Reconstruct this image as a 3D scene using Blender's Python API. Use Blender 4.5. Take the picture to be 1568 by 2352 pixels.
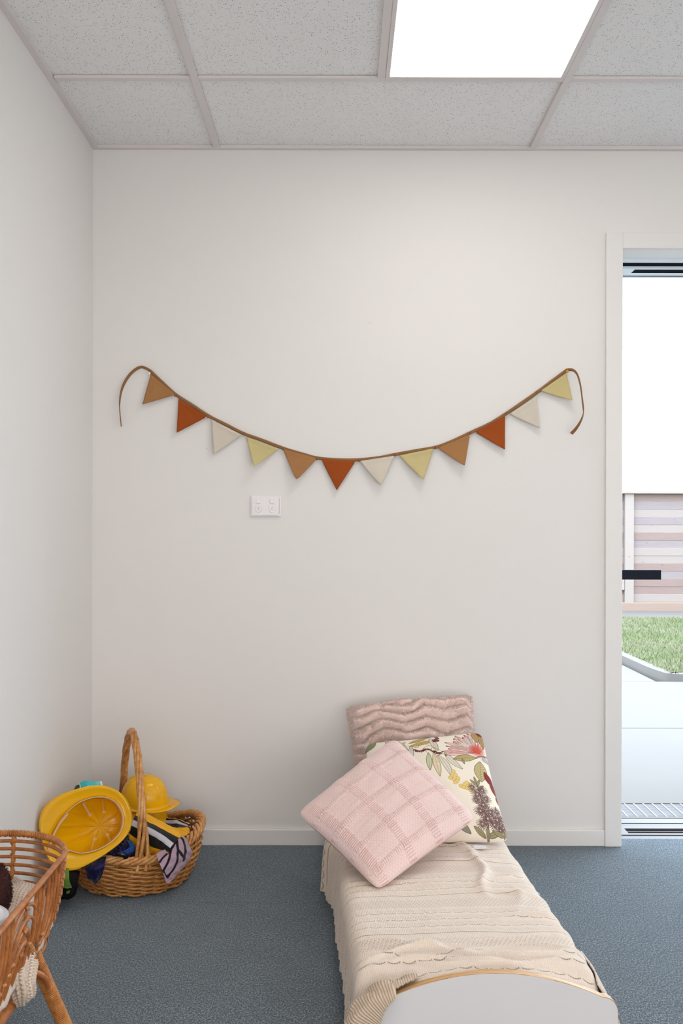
import bpy, math, random
import numpy as np
from mathutils import Vector, Matrix, Quaternion
random.seed(7); rng = np.random.default_rng(7)
for o in list(bpy.data.objects): bpy.data.objects.remove(o)
S = bpy.context.scene; COL = S.collection

# ---------------------------------------------------------------- camera
cam = bpy.data.objects.new('camera', bpy.data.cameras.new('camera')); COL.objects.link(cam)
cam.data.sensor_fit = 'VERTICAL'; cam.data.sensor_height = 36; cam.data.lens = 35
cam.data.shift_y = 34/2352; cam.data.clip_start = .05
cam.location = (0, 0, 1.218)
cam.rotation_mode = 'QUATERNION'
cam.rotation_quaternion = Quaternion((1,0,0), math.pi/2) @ Quaternion((0,0,1), math.radians(.13))
S.camera = cam
# ---------------------------------------------------------------- world, sun, exposure
w = bpy.data.worlds.new('overcast_sky'); S.world = w; w.use_nodes = True
bg = w.node_tree.nodes['Background']; bg.inputs[0].default_value = (.72, .86, 1, 1); bg.inputs[1].default_value = 8.4
# added fill lamp behind the viewer to brighten the room; no window there
fill = bpy.data.objects.new('window_daylight', bpy.data.lights.new('window_daylight', 'AREA')); COL.objects.link(fill)
fill.data.shape = 'RECTANGLE'; fill.data.size = 3.9; fill.data.size_y = 2.1; fill.data.energy = 113; fill.data.color = (1, .98, .965)
fill.location = (1.1, -2.45, 1.2); fill.rotation_euler = (math.pi/2+.30, 0, 0)
# sampling portal in the open doorway (gives no light of its own)
po = bpy.data.objects.new('door_portal', bpy.data.lights.new('door_portal', 'AREA')); COL.objects.link(po)
po.data.shape = 'RECTANGLE'; po.data.size = 1.88; po.data.size_y = 2.28; po.data.cycles.is_portal = True
po.location = (2.01, 3.95, 1.14); po.rotation_euler = (-math.pi/2, 0, 0)
PANEL_STRENGTH = 7.6
S.view_settings.view_transform = 'Standard'; S.view_settings.look = 'None'
S.view_settings.gamma = 1; S.view_settings.use_curve_mapping = False
S.view_settings.exposure = 0.0

# ---------------------------------------------------------------- helpers
F = 2287.0
def P(px, py, Y): return np.array([(px-784)/F*Y, Y, 1.218-(py-1210)/F*Y])
def srgb(r, g, b, a=1):
    f = lambda c: (c/255/12.92) if c <= 10.3 else ((c/255+.055)/1.055)**2.4
    return (f(r), f(g), f(b), a)
ORG = {}
def props(o, label=None, cat=None, group=None, kind=None):
    if label: o['label'] = label
    if cat: o['category'] = cat
    if group: o['group'] = group
    if kind: o['kind'] = kind
    return o
def thing(name, loc, label=None, cat=None, group=None, kind=None):
    o = bpy.data.objects.new(name, None); COL.objects.link(o); o.location = loc; o.empty_display_size = .05
    ORG[o.name] = np.array(loc, float); return props(o, label, cat, group, kind)
def link(me, name, parent):
    o = bpy.data.objects.new(name, me); COL.objects.link(o)
    if parent is not None: o.parent = parent; ORG[o.name] = ORG[parent.name]
    return o
def mesh_np(name, V, faces, mat, parent=None, smooth=True, uv=None, col=None, origin=None):
    V = np.asarray(V, float)
    if parent is not None: off = ORG[parent.name]
    else:
        off = np.array([(V[:,0].min()+V[:,0].max())/2, (V[:,1].min()+V[:,1].max())/2, V[:,2].min()]) if origin is None else np.array(origin, float)
    me = bpy.data.meshes.new(name)
    if isinstance(faces, np.ndarray):
        n, k = faces.shape
        me.vertices.add(len(V)); me.vertices.foreach_set('co', (V-off).ravel())
        me.loops.add(n*k); me.loops.foreach_set('vertex_index', faces.ravel().astype(np.int32))
        me.polygons.add(n); me.polygons.foreach_set('loop_start', np.arange(0, n*k, k, dtype=np.int32))
        me.update(calc_edges=True)
    else:
        me.from_pydata((V-off).tolist(), [], faces); me.update()
    me.materials.append(mat)
    me.polygons.foreach_set('use_smooth', [smooth]*len(me.polygons))
    li = np.zeros(len(me.loops), np.int32); me.loops.foreach_get('vertex_index', li)
    if uv is not None:
        l = me.uv_layers.new(name='UVMap'); l.data.foreach_set('uv', np.asarray(uv, float)[li].ravel())
    if col is not None:
        a = me.color_attributes.new('print', 'FLOAT_COLOR', 'POINT')
        c4 = np.ones((len(V), 4)); c4[:, :3] = col; a.data.foreach_set('color', c4.ravel())
    me.validate()
    o = link(me, name, parent)
    if parent is None: o.location = off; ORG[o.name] = off
    return o
def grid_faces(nu, nv, cu=False, cv=False, base=0, flip=False):
    a = np.arange(nu if cu else nu-1); b = np.arange(nv if cv else nv-1)
    A, B = np.meshgrid(a, b, indexing='ij'); A2 = (A+1) % nu; B2 = (B+1) % nv
    f = np.stack([A*nv+B, A2*nv+B, A2*nv+B2, A*nv+B2], -1).reshape(-1, 4)+base
    return f[:, ::-1] if flip else f
def grid(name, G, mat, parent=None, uv=None, col=None, flip=False, thick=0, origin=None, smooth=True):
    nu, nv = G.shape[:2]
    o = mesh_np(name, G.reshape(-1, 3), grid_faces(nu, nv, flip=flip), mat, parent, smooth,
                None if uv is None else uv.reshape(-1, 2), None if col is None else col.reshape(-1, 3), origin)
    if thick:
        m = o.modifiers.new('thickness', 'SOLIDIFY'); m.thickness = thick; m.offset = 0
    return o
class MB:
    def __init__(s): s.v = []; s.f = []; s.n = 0
    def add(s, V, Fs):
        V = np.asarray(V, float); s.v.append(V); n = s.n; s.f += [[i+n for i in q] for q in Fs]; s.n += len(V); return s
    def box(s, a, b, R=None, c=None):
        (x0,y0,z0),(x1,y1,z1) = a, b
        V = np.array([[x,y,z] for x in (x0,x1) for y in (y0,y1) for z in (z0,z1)], float)
        if R is not None: V = (V-c) @ np.array(R).T + c
        return s.add(V, [(0,1,3,2),(4,6,7,5),(0,4,5,1),(2,3,7,6),(0,2,6,4),(1,5,7,3)])
    def tube(s, pts, r, n=7, closed=False, flat=1.0, up=None):
        p = np.asarray(pts, float); m = len(p)
        T = (np.roll(p,-1,0)-np.roll(p,1,0)) if closed else np.gradient(p, axis=0)
        T /= np.linalg.norm(T, axis=1)[:,None]+1e-12
        u = np.array(up if up is not None else ([0,0,1] if abs(T[0][2]) < .9 else [1,0,0]), float)
        rr = np.broadcast_to(np.asarray(r, float), (m,)); V = []; aa = 2*math.pi*np.arange(n)/n; ca, sa = np.cos(aa), np.sin(aa)
        for i in range(m):
            u = (np.array(up, float) if up is not None else u); u = u-T[i]*(u@T[i]); u /= np.linalg.norm(u)+1e-12
            b = np.cross(T[i], u)
            V.append(p[i]+rr[i]*(ca[:,None]*u+sa[:,None]*b*flat))
        V = np.concatenate(V)
        Fs = grid_faces(m, n, closed, True).tolist()
        if not closed: Fs += [list(range(n))[::-1], [(m-1)*n+k for k in range(n)]]
        return s.add(V, Fs)
    def lathe(s, prof, c, n=24, axis=None):
        V = []
        for r, z in prof:
            for k in range(n):
                a = 2*math.pi*k/n; V.append([r*math.cos(a), r*math.sin(a), z])
        V = np.array(V)
        if axis is not None:
            R = np.array(Vector((0,0,1)).rotation_difference(Vector(axis)).to_matrix()); V = V @ R.T
        Fs = grid_faces(len(prof), n, False, True).tolist()
        return s.add(V+np.array(c), Fs+[list(range(n))[::-1], [(len(prof)-1)*n+k for k in range(n)]])
    def prism(s, poly, y0, y1):   # poly in x,z extruded along y
        n = len(poly); V = [[x,y0,z] for x,z in poly]+[[x,y1,z] for x,z in poly]
        return s.add(V, [list(range(n)), list(range(2*n-1, n-1, -1))]+[[i, i+n, (i+1)%n+n, (i+1)%n] for i in range(n)])
    def build(s, name, mat, parent=None, smooth=False, bevel=0, origin=None, seg=2):
        o = mesh_np(name, np.concatenate(s.v), s.f, mat, parent, smooth, origin=origin)
        if bevel:
            m = o.modifiers.new('bevel', 'BEVEL'); m.width = bevel; m.segments = seg; m.limit_method = 'ANGLE'
        return o
def spline(pts, n, closed=False):
    p = np.asarray(pts, float); m = len(p)
    t = np.linspace(0, m if closed else m-1, n, endpoint=not closed)
    i = np.minimum(np.floor(t).astype(int), m-1 if closed else m-2); f = (t-i)[:,None]
    g = (lambda k: p[k % m]) if closed else (lambda k: np.where((k < 0)[:,None], 2*p[0]-p[1], np.where((k > m-1)[:,None], 2*p[-1]-p[-2], p[np.clip(k,0,m-1)])))
    a, b, c, d = g(i-1), g(i), g(i+1), g(i+2)
    return .5*(2*b+(c-a)*f+(2*a-5*b+4*c-d)*f**2+(3*b-a-3*c+d)*f**3)
def resample(p, n):
    p = np.asarray(p, float); d = np.r_[0, np.cumsum(np.linalg.norm(np.diff(p, axis=0), axis=1))]
    t = np.linspace(0, d[-1], n); return np.stack([np.interp(t, d, p[:,k]) for k in range(p.shape[1])], 1)
def surf(ctrl, nu, nv):
    C = np.asarray(ctrl, float); A = np.stack([spline(C[i], nv) for i in range(len(C))])
    return np.stack([spline(A[:, j], nu) for j in range(nv)], 1)
def wob(x, y, seed=0, oct=4, f=1.0):
    r = np.random.default_rng(seed); z = 0
    for k in range(oct*3):
        a = r.uniform(0, 6.28); q = f*(1.0+.55*k)*r.uniform(.8,1.2)
        z = z+np.sin((x*math.cos(a)+y*math.sin(a))*q*6.28+r.uniform(0,6.28))/(1+.5*k)
    return z/3
def normals(G):
    n = np.cross(np.gradient(G, axis=0), np.gradient(G, axis=1)); return n/(np.linalg.norm(n, axis=2, keepdims=True)+1e-12)

# ---------------------------------------------------------------- node helper
class X:
    def __init__(s, nt, v): s.nt = nt; s.v = v
    def m(s, op, *o, clamp=False):
        n = s.nt.nodes.new('ShaderNodeMath'); n.operation = op; n.use_clamp = clamp
        for i, a in enumerate((s,)+o):
            a = a.v if isinstance(a, X) else a
            if isinstance(a, (int, float)): n.inputs[i].default_value = a
            else: s.nt.links.new(a, n.inputs[i])
        return X(s.nt, n.outputs[0])
    def __add__(s, o): return s.m('ADD', o)
    def __sub__(s, o): return s.m('SUBTRACT', o)
    def __mul__(s, o): return s.m('MULTIPLY', o)
    def __truediv__(s, o): return s.m('DIVIDE', o)
    def __rsub__(s, o): return (s*-1)+o
    __radd__ = __add__; __rmul__ = __mul__
    def sin(s): return s.m('SINE')
    def abs(s): return s.m('ABSOLUTE')
    def frac(s): return s.m('FRACT')
    def clip(s): return s.m('ADD', 0.0, clamp=True)
    def lt(s, e, soft):   # 1 where s<e
        n = s.nt.nodes.new('ShaderNodeMapRange'); n.interpolation_type = 'SMOOTHSTEP'
        s.nt.links.new(s.v, n.inputs[0]); n.inputs[1].default_value = e-soft; n.inputs[2].default_value = e+soft
        n.inputs[3].default_value = 1; n.inputs[4].default_value = 0; return X(s.nt, n.outputs[0])
class Mat:
    def __init__(s, name, rough=.6, color=(.8,.8,.8,1), spec=.5, sheen=0):
        s.m = bpy.data.materials.new(name); s.m.use_nodes = True; s.nt = s.m.node_tree; s.b = s.nt.nodes['Principled BSDF']
        s.b.inputs['Roughness'].default_value = rough; s.b.inputs['Base Color'].default_value = color
        s.b.inputs['Specular IOR Level'].default_value = spec
        if sheen: s.b.inputs['Sheen Weight'].default_value = sheen; s.b.inputs['Sheen Roughness'].default_value = .4
    def coord(s, kind='Object', scale=(1,1,1)):
        t = s.nt.nodes.new('ShaderNodeTexCoord'); mp = s.nt.nodes.new('ShaderNodeMapping'); mp.inputs['Scale'].default_value = scale
        s.nt.links.new(t.outputs[kind], mp.inputs[0]); return mp.outputs[0]
    def world(s, scale=(1,1,1)):
        t = s.nt.nodes.new('ShaderNodeNewGeometry'); mp = s.nt.nodes.new('ShaderNodeMapping'); mp.inputs['Scale'].default_value = scale
        s.nt.links.new(t.outputs['Position'], mp.inputs[0]); return mp.outputs[0]
    def xyz(s, vec):
        n = s.nt.nodes.new('ShaderNodeSeparateXYZ'); s.nt.links.new(vec, n.inputs[0]); return [X(s.nt, o) for o in n.outputs]
    def noise(s, vec, scale, detail=3, rough=.6):
        n = s.nt.nodes.new('ShaderNodeTexNoise'); n.inputs['Scale'].default_value = scale; n.inputs['Detail'].default_value = detail
        n.inputs['Roughness'].default_value = rough; s.nt.links.new(vec, n.inputs['Vector']); return X(s.nt, n.outputs['Fac'])
    def voro(s, vec, scale, feature='F1'):
        n = s.nt.nodes.new('ShaderNodeTexVoronoi'); n.inputs['Scale'].default_value = scale; n.feature = feature
        s.nt.links.new(vec, n.inputs['Vector']); return X(s.nt, n.outputs['Distance']), n.outputs['Color']
    def ramp(s, fac, stops):
        n = s.nt.nodes.new('ShaderNodeValToRGB'); e = n.color_ramp.elements
        while len(e) < len(stops): e.new(.5)
        for k, (p, c) in enumerate(stops): e[k].position = p; e[k].color = c
        s.nt.links.new(fac.v, n.inputs[0]); return n.outputs[0]
    def mix(s, fac, a, b, typ='MIX'):
        n = s.nt.nodes.new('ShaderNodeMix'); n.data_type = 'RGBA'; n.blend_type = typ
        if isinstance(fac, X): s.nt.links.new(fac.v, n.inputs[0])
        else: n.inputs[0].default_value = fac
        for i, c in ((6, a), (7, b)):
            if isinstance(c, (tuple, list)): n.inputs[i].default_value = c
            else: s.nt.links.new(c, n.inputs[i])
        return n.outputs[2]
    def color(s, c): s.nt.links.new(c, s.b.inputs['Base Color']); return s
    def bump(s, h, strength=.3, dist=.01):
        n = s.nt.nodes.new('ShaderNodeBump'); n.inputs['Strength'].default_value = strength; n.inputs['Distance'].default_value = dist
        s.nt.links.new(h.v, n.inputs['Height']); s.nt.links.new(n.outputs[0], s.b.inputs['Normal']); return s
    def attr(s, name):
        n = s.nt.nodes.new('ShaderNodeAttribute'); n.attribute_name = name; return n.outputs['Color']

def plain(name, rgb, rough=.6, var=.06, scale=20, spec=.5, bump=0, bscale=200, sheen=0, world=True):
    m = Mat(name, rough, spec=spec, sheen=sheen); c = srgb(*rgb); v = m.world() if world else m.coord()
    d = tuple(x*(1-var*2) for x in c[:3])+(1,)
    m.color(m.mix(m.noise(v, scale), c, d))
    if bump: m.bump(m.noise(v, bscale), bump, .002)
    return m.m

# walls: matt paint with faint roller texture and a few filled nail holes
def wall_material():
    m = Mat('matt_wall_paint', .75, spec=.25); v = m.world()
    base = m.mix(m.noise(v, 3, 4), (.81,.782,.757,1), (.795,.768,.742,1))
    f = None
    for (px, py, r) in ((475,1031,.0035),(330,882,.0025),(848,742,.003),(1144,374,.0022),(760,767,.0015),(946,1181,.0015),(638,1043,.0015)):
        p = P(px, py, 3.811); n = m.nt.nodes.new('ShaderNodeVectorMath'); n.operation = 'DISTANCE'; m.nt.links.new(v, n.inputs[0]); n.inputs[1].default_value = p
        d = X(m.nt, n.outputs['Value']); g = d.lt(r, r*.5)*(m.noise(v, 350).lt(.52, .05)); f = g if f is None else f+g
    m.color(m.mix(f.clip()*.45, base, (.3,.3,.29,1))); m.bump(m.noise(v, 260, 2), .06, .002); return m.m
M = {}
M['wall'] = wall_material()
M['trim'] = plain('satin_white_trim', (232,229,226), .4, .01, 4, bump=.03, bscale=60)
M['tbar'] = plain('white_ceiling_grid', (221,214,212), .45, .01, 6)
def tile_material():
    m = Mat('mineral_fibre_tile', .95, spec=.1); v = m.world((1,1,.01))
    base = m.mix(m.noise(v, 25), (.88,.87,.86,1), (.85,.84,.835,1))
    d, c = m.voro(v, 150); d2, c2 = m.voro(v, 420)
    r = m.xyz(c)[0]; r2 = m.xyz(c2)[1]
    k = (d.lt(.25,.06)*(r.lt(.37,.02))+d2.lt(.34,.08)*(r2.lt(.27,.02))*.6).clip()
    m.color(m.mix(k*.85, base, (.24,.24,.235,1))); m.bump(k*-1.0, .35, .002); return m.m
M['tile'] = tile_material()
def emit(name, col, st):
    m = bpy.data.materials.new(name); m.use_nodes = True; b = m.node_tree.nodes['Principled BSDF']
    b.inputs['Base Color'].default_value = (.8,.8,.8,1); b.inputs['Emission Color'].default_value = col; b.inputs['Emission Strength'].default_value = st; return m
M['diffuser'] = emit('lit_diffuser', (1,.955,.905,1), PANEL_STRENGTH)
def carpet(name, ribs_along_y, tint):
    m = Mat(name, .95, spec=.1, sheen=.62); m.b.inputs['Sheen Roughness'].default_value = .40; m.b.inputs['Sheen Tint'].default_value = (.75,.88,1,1); v = m.world(); x, y, z = m.xyz(v)
    n1 = m.noise(m.world((1,.55,1)), 240, 3, .9); n2 = m.noise(v, 9, 3); a = x if ribs_along_y else y; b = y if ribs_along_y else x
    rib = ((a*(6.2832/.0062)).sin()*.5+.5)
    tuft = ((b*(6.2832/.009)+(a*(3.1416/.0062)).sin()*2.0).sin()*.5+.5)
    h = (n1-.5)*3.1+.54+rib*(.11 if ribs_along_y else .03)+tuft*.04
    c = m.ramp(h-.12, [(.18, (.008*tint,.012*tint,.014*tint,1)), (.5, (.072*tint,.090*tint,.103*tint,1)), (.82, (.36*tint,.40*tint,.43*tint,1))])
    m.color(m.mix(n2.lt(.5,.2)*.16, c, (.02,.026,.028,1))); m.bump(h, .7, .004); return m.m
M['carpet_a'] = carpet('loop_pile_carpet_dense', False, 1.15)
M['carpet_b'] = carpet('loop_pile_carpet_ribbed', True, .98)
def rods(name, c1, c2, c3, rough=.42, along=(60,60,60)):
    m = Mat(name, rough, spec=.5); v = m.world(along); n = m.noise(v, 1, 4, .7); n2 = m.noise(m.world(), 14, 2)
    m.color(m.ramp(n*.7+n2*.45-.07, [(.3, c1), (.52, c2), (.75, c3)])); m.bump(m.noise(m.world(), 400), .1, .001); return m.m
M['wicker'] = rods('split_willow', srgb(146,84,30), srgb(196,134,68), srgb(222,176,116))
M['wicker_dark'] = rods('willow_handle', srgb(140,84,34), srgb(200,142,80), srgb(226,182,126))
M['rattan'] = rods('rattan_cane', srgb(134,76,32), srgb(178,108,54), srgb(200,138,82), .4)
M['rattan_wrap'] = rods('rattan_wrapped_binding', srgb(148,88,36), srgb(190,122,58), srgb(214,158,92), .4)
def plastic(name, rgb, trans=.25, rough=.28):
    m = Mat(name, rough, srgb(*rgb)); n = m.nt.nodes; out = n['Material Output']
    tr = n.new('ShaderNodeBsdfTranslucent'); tr.inputs[0].default_value = srgb(*rgb)
    mx = n.new('ShaderNodeMixShader'); mx.inputs[0].default_value = trans
    m.nt.links.new(m.b.outputs[0], mx.inputs[1]); m.nt.links.new(tr.outputs[0], mx.inputs[2]); m.nt.links.new(mx.outputs[0], out.inputs[0]); return m.m
M['yellow'] = plastic('yellow_toy_plastic', (255,196,14), .22, .2)
M['band'] = plastic('pale_headband_plastic', (248,206,150), .25, .4)
M['black'] = plain('black_plastic', (14,22,34), .5, .05, spec=.15)
M['white_plastic'] = plain('white_switch_plastic', (236,231,233), .3, .01)
M['mark'] = plain('shaded_moulding_mark', (196,190,190), .5, .01)
M['laminate'] = plain('white_laminate', (222,219,220), .4, .012, 8, bump=.02, bscale=500)
M['alu'] = plain('white_powdercoat_aluminium', (226,232,238), .35, .01)
M['dark_track'] = plain('black_track_seal', (8,10,14), .8, .05, spec=.04); M['sill'] = plain('anodised_sill', (112,106,104), .5, .02, spec=.2); M['grate'] = plain('grate_steel', (106,101,102), .5, .02, spec=.2)
M['sheet_blue'] = plain('pale_blue_sheet', (196,222,232), .8, .03)
def ply():
    m = Mat('birch_ply_edge', .5); x, y, z = m.xyz(m.world()); b = m.noise(m.world((8,420,8)), 1, 3)
    m.color(m.ramp(b, [(.3, srgb(158,108,60)), (.5, srgb(206,164,112)), (.7, srgb(226,190,142))])); return m.m
M['ply'] = ply()
def fabric(name, rgb, f=.0011, bump=.25, sheen=.2, var=.05, rough=.85):
    m = Mat(name, rough, spec=.2, sheen=sheen); v = m.world(); x, y, z = m.xyz(v); c = srgb(*rgb)
    wv = ((x*(6.2832/f)).sin()+((z+y*.6)*(6.2832/f)).sin())*.25+.5; n = m.noise(v, 40, 3)
    m.color(m.mix(n, c, tuple(q*(1-2*var) for q in c[:3])+(1,))); m.bump(wv*.5+m.noise(v, 500)*.5, bump, .001); return m.m
M['tan'] = fabric('tan_flag_cloth', (168,121,76)); M['rust'] = fabric('rust_flag_cloth', (160,76,26))
M['cream'] = fabric('cream_flag_cloth', (214,204,188)); M['green'] = fabric('yellow_green_flag_cloth', (203,188,136))
M['binding'] = fabric('tan_binding_tape', (146,105,68)); M['emboss'] = fabric('pressed_mark', (128,86,46))
M['white_cloth'] = fabric('white_cotton', (226,224,226), bump=.15)
M['pink_plain'] = fabric('plain_pink_cotton', (226,184,170))
M['navy'] = fabric('navy_satin', (26,22,78), bump=.1, sheen=.3, var=.3, rough=.35)
M['blue'] = fabric('satin_highlight', (40,92,176), bump=.1, var=.25, rough=.3)
M['black_cloth'] = fabric('black_cloth', (8,9,9), bump=.1, sheen=0)
M['lime'] = fabric('green_cloth', (96,128,36), bump=.1)
M['orange_cloth'] = fabric('orange_cloth', (222,120,14))
M['mask'] = fabric('teal_pleated_paper', (72,206,212), bump=.15)
def painted(name, rough=.85, f=.0009, bump=.2, sheen=.15):
    m = Mat(name, rough, spec=.2, sheen=sheen); v = m.world(); x, y, z = m.xyz(v)
    m.color(m.attr('print')); m.bump(((x*(6.2832/f)).sin()+((z+y*.6)*(6.2832/f)).sin())*.25+m.noise(v, 400)*.3, bump, .001); return m.m
M['printed'] = painted('printed_cotton'); M['printed_knit'] = painted('striped_costume_cloth')
def knit(name, c1, c2, pitch=.0045, strength=.6, rows=.4):
    m = Mat(name, .95, spec=.1, sheen=.25); v = m.coord('UV'); u, w_, _ = m.xyz(v)
    a = u*(6.2832/pitch); st = (a.sin()*.5+.5); vv = (w_*(6.2832/(pitch*.8))+a.sin()*1.6).sin()*.5+.5
    h = st*(1-rows)+vv*rows; n = m.noise(m.world(), 60)
    m.color(m.mix((1-h).clip()*.7, c1, c2)); m.bump(h+n*.4, strength, .0025); return m.m
M['rib_knit'] = knit('ribbed_beige_knit', srgb(226,206,184), srgb(164,134,108), .0062, .8, .15)
M['crib_knit'] = knit('chunky_oat_knit', srgb(228,210,192), srgb(172,146,124), .0075, .9)
def blanket_mat():
    m = Mat('cable_knit_cotton', .95, spec=.1, sheen=.2); u, v, _ = m.xyz(m.coord('UV')); wv = m.world()
    n = m.noise(m.coord('UV'), 9, 2)
    vv = v+(n-.5)*.012; q = (vv/.254).frac()*.254                     # knit repeats every 25 cm
    dots = (u*(6.2832/.0058)).sin()*.5+.5
    line = (q-.008).abs().lt(.0013,.0008)
    sc = None
    for k, v0 in enumerate((.055,.098,.140)):
        ph = ((u+.014*k)/.036).frac(); arc = (ph*3.1416).sin()*.0065
        l = (q-v0+arc).abs().lt(.0012,.0009)*((ph-.5).abs().lt(.42,.03)); sc = l if sc is None else sc+l
    lace = ((q-.200).abs().lt(.030,.004))
    holes = (((u*(6.2832/.0105)+q*300).sin())*((q*(6.2832/.0095)).sin())).m('MULTIPLY', -1.0).lt(-.5,.2)
    hol = ((line+sc)*(dots*.55+.45)+lace*holes*.38).clip()
    a = u*(6.2832/.0042); st = (a.sin()*.5+.5)*.6+((v*(6.2832/.0036)+a.sin()*1.5).sin()*.5+.5)*.4
    puff = ((q-.076).abs().lt(.016,.012)+(q-.119).abs().lt(.016,.012))
    base = m.mix(m.noise(wv, 7, 3), srgb(238,224,211), srgb(230,213,197))
    c = m.mix((1-st).clip()*.26, base, srgb(192,168,146)); c = m.mix(hol*.85, c, srgb(140,106,76))
    m.color(c); m.bump(st*.35-hol*1.1+puff*.8, .75, .0035); return m.m
M['blanket'] = blanket_mat()
def woven():
    m = Mat('chunky_pink_weave', .95, spec=.1, sheen=.3); c = m.attr('print'); v = m.world()
    m.color(m.mix(m.noise(v, 300)*.22, c, srgb(206,166,158))); m.bump(m.noise(v, 700), .4, .001); return m.m
M['woven'] = woven()
def furm():
    m = Mat('pink_faux_fur', .95, spec=.1, sheen=.5); n = m.noise(m.world(), 45, 3)
    m.color(m.ramp(n, [(.3, srgb(255,226,215)), (.5, srgb(255,238,229)), (.7, srgb(255,245,239))])); N_ = m.nt.nodes; tr = N_.new('ShaderNodeBsdfTranslucent'); tr.inputs[0].default_value = srgb(255,236,228); mx = N_.new('ShaderNodeMixShader'); mx.inputs[0].default_value = .3
    m.nt.links.new(m.b.outputs[0], mx.inputs[1]); m.nt.links.new(tr.outputs[0], mx.inputs[2]); m.nt.links.new(mx.outputs[0], N_['Material Output'].inputs[0]); return m.m
M['fur'] = furm(); M['fur_base'] = plain('pink_fur_backing', (250,224,214), .95, .02, 40, spec=.1); M['brown_fur'] = plain('dark_brown_plush', (74,34,26), .95, .3, 80)
def concrete():
    m = Mat('pale_concrete', .85, spec=.3); v = m.world(); n = m.noise(v, 2, 5)
    m.color(m.mix(n, (.138,.122,.109,1), (.122,.109,.099,1))); m.bump(m.noise(v, 80), .15, .003); return m.m
M['concrete'] = concrete()
def fencewood(name, a, b, seed):
    a, b = [tuple(x*z for x, z in zip(q[:3], (.29,.245,.218)))+(1,) for q in (a, b)]
    m = Mat(name, .8, spec=.2); v = m.world((1.2,1,26)); n = m.noise(v, 3+seed*.3, 4, .7); g = m.world((1,1,3)); d, c = m.voro(g, 2.4+seed*.2)
    col = m.mix(n, a, b); col = m.mix(d.lt(.05,.04)*.5, col, (.05,.04,.045,1)); m.color(col); m.bump(n, .2, .004); return m.m
FW = [fencewood('weathered_board_grey', srgb(228,224,230), srgb(194,188,198), 1), fencewood('weathered_board_pale', srgb(242,238,236), srgb(220,214,214), 2),
      fencewood('weathered_board_brown', srgb(226,210,206), srgb(192,172,170), 3)]
M['fence_post'] = fencewood('pale_post_timber', srgb(246,244,242), srgb(232,228,228), 4)
M['sleeper'] = fencewood('brown_sleeper', srgb(238,224,214), srgb(220,196,180), 5)
def grassm():
    m = Mat('lawn_grass', .9, spec=.1); v = m.world(); n = m.noise(v, 1.1, 4); n2 = m.noise(v, 20, 2)
    m.color(m.ramp(n*.7+n2*.35-.02, [(.3, (.125,.160,.062,1)), (.5, (.18,.192,.105,1)), (.68, (.235,.22,.15,1))])); return m.m
M['grass'] = grassm(); M['soil'] = plain('lawn_soil', (92,98,56), .95, .1, 10)
def glassm():
    m = bpy.data.materials.new('clear_glass'); m.use_nodes = True; b = m.node_tree.nodes['Principled BSDF']
    b.inputs['Transmission Weight'].default_value = 1; b.inputs['Roughness'].default_value = 0; b.inputs['IOR'].default_value = 1.45; return m
M['glass'] = glassm()

# ================================================================ SETTING
XL, XR, YB, YF, H = -.953, 3.30, 3.811, -2.6, 2.665
DX0, DX1, DZ, WY = 1.070, 2.95, 2.283, 3.905          # door opening
def struct(name, mb, mat, parent=None, **k):
    o = mb.build(name, mat, parent, **k)
    if parent is None: o['kind'] = 'structure'
    return o
wb = MB(); wb.box((XL-.1, YB, -.05), (DX0, WY, 2.78)).box((DX1, YB, -.05), (XR+.1, WY, 2.78)).box((DX0, YB, DZ), (DX1, WY, 2.78))
struct('wall_back', wb, M['wall'])
struct('wall_left', MB().box((XL-.1, YF-.1, -.05), (XL, YB, 2.78)), M['wall'])
struct('wall_right', MB().box((XR, YF-.1, -.05), (XR+.1, YB, 2.78)), M['wall'])
struct('wall_front', MB().box((XL, YF-.1, -.05), (XR, YF, 2.78)), M['wall'])
fl = struct('floor', MB().box((XL-.1, YF-.1, -.1), (XR+.1, YB, -.008)).box((DX0, YB, -.1), (DX1, 3.896, -.008)), M['soil'])
ys = [3.811, 3.224, 2.531, 1.838, 1.145, .452, -.241, -.934, -1.627, YF]
for r in range(len(ys)-1):
    xs = [XL, -.50, -.305, .19, .69, 1.19, 1.69, 2.19, 2.69, XR] if r % 2 == 1 else [XL, -.505, -.01, .49, .99, 1.49, 1.99, 2.49, 2.99, XR]
    for c in range(len(xs)-1):
        y0, y1 = ys[r+1], ys[r]
        b = MB().box((xs[c]+.0002, y0+.0002, -.008), (xs[c+1]-.0002, y1-.0002, rng.uniform(-.0004,.0004)))
        b.build('carpet_tile', M['carpet_b'] if ((c == 1 and r == 1) or (r*3+c*5) % 4 == 2) else M['carpet_a'], fl)
for k in range(3):
    x0 = DX0+k*(DX1-DX0)/3; MB().box((x0+.0006, YB, -.008), (x0+(DX1-DX0)/3-.0006, 3.896, 0)).build('carpet_tile', M['carpet_a'], fl)
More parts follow.
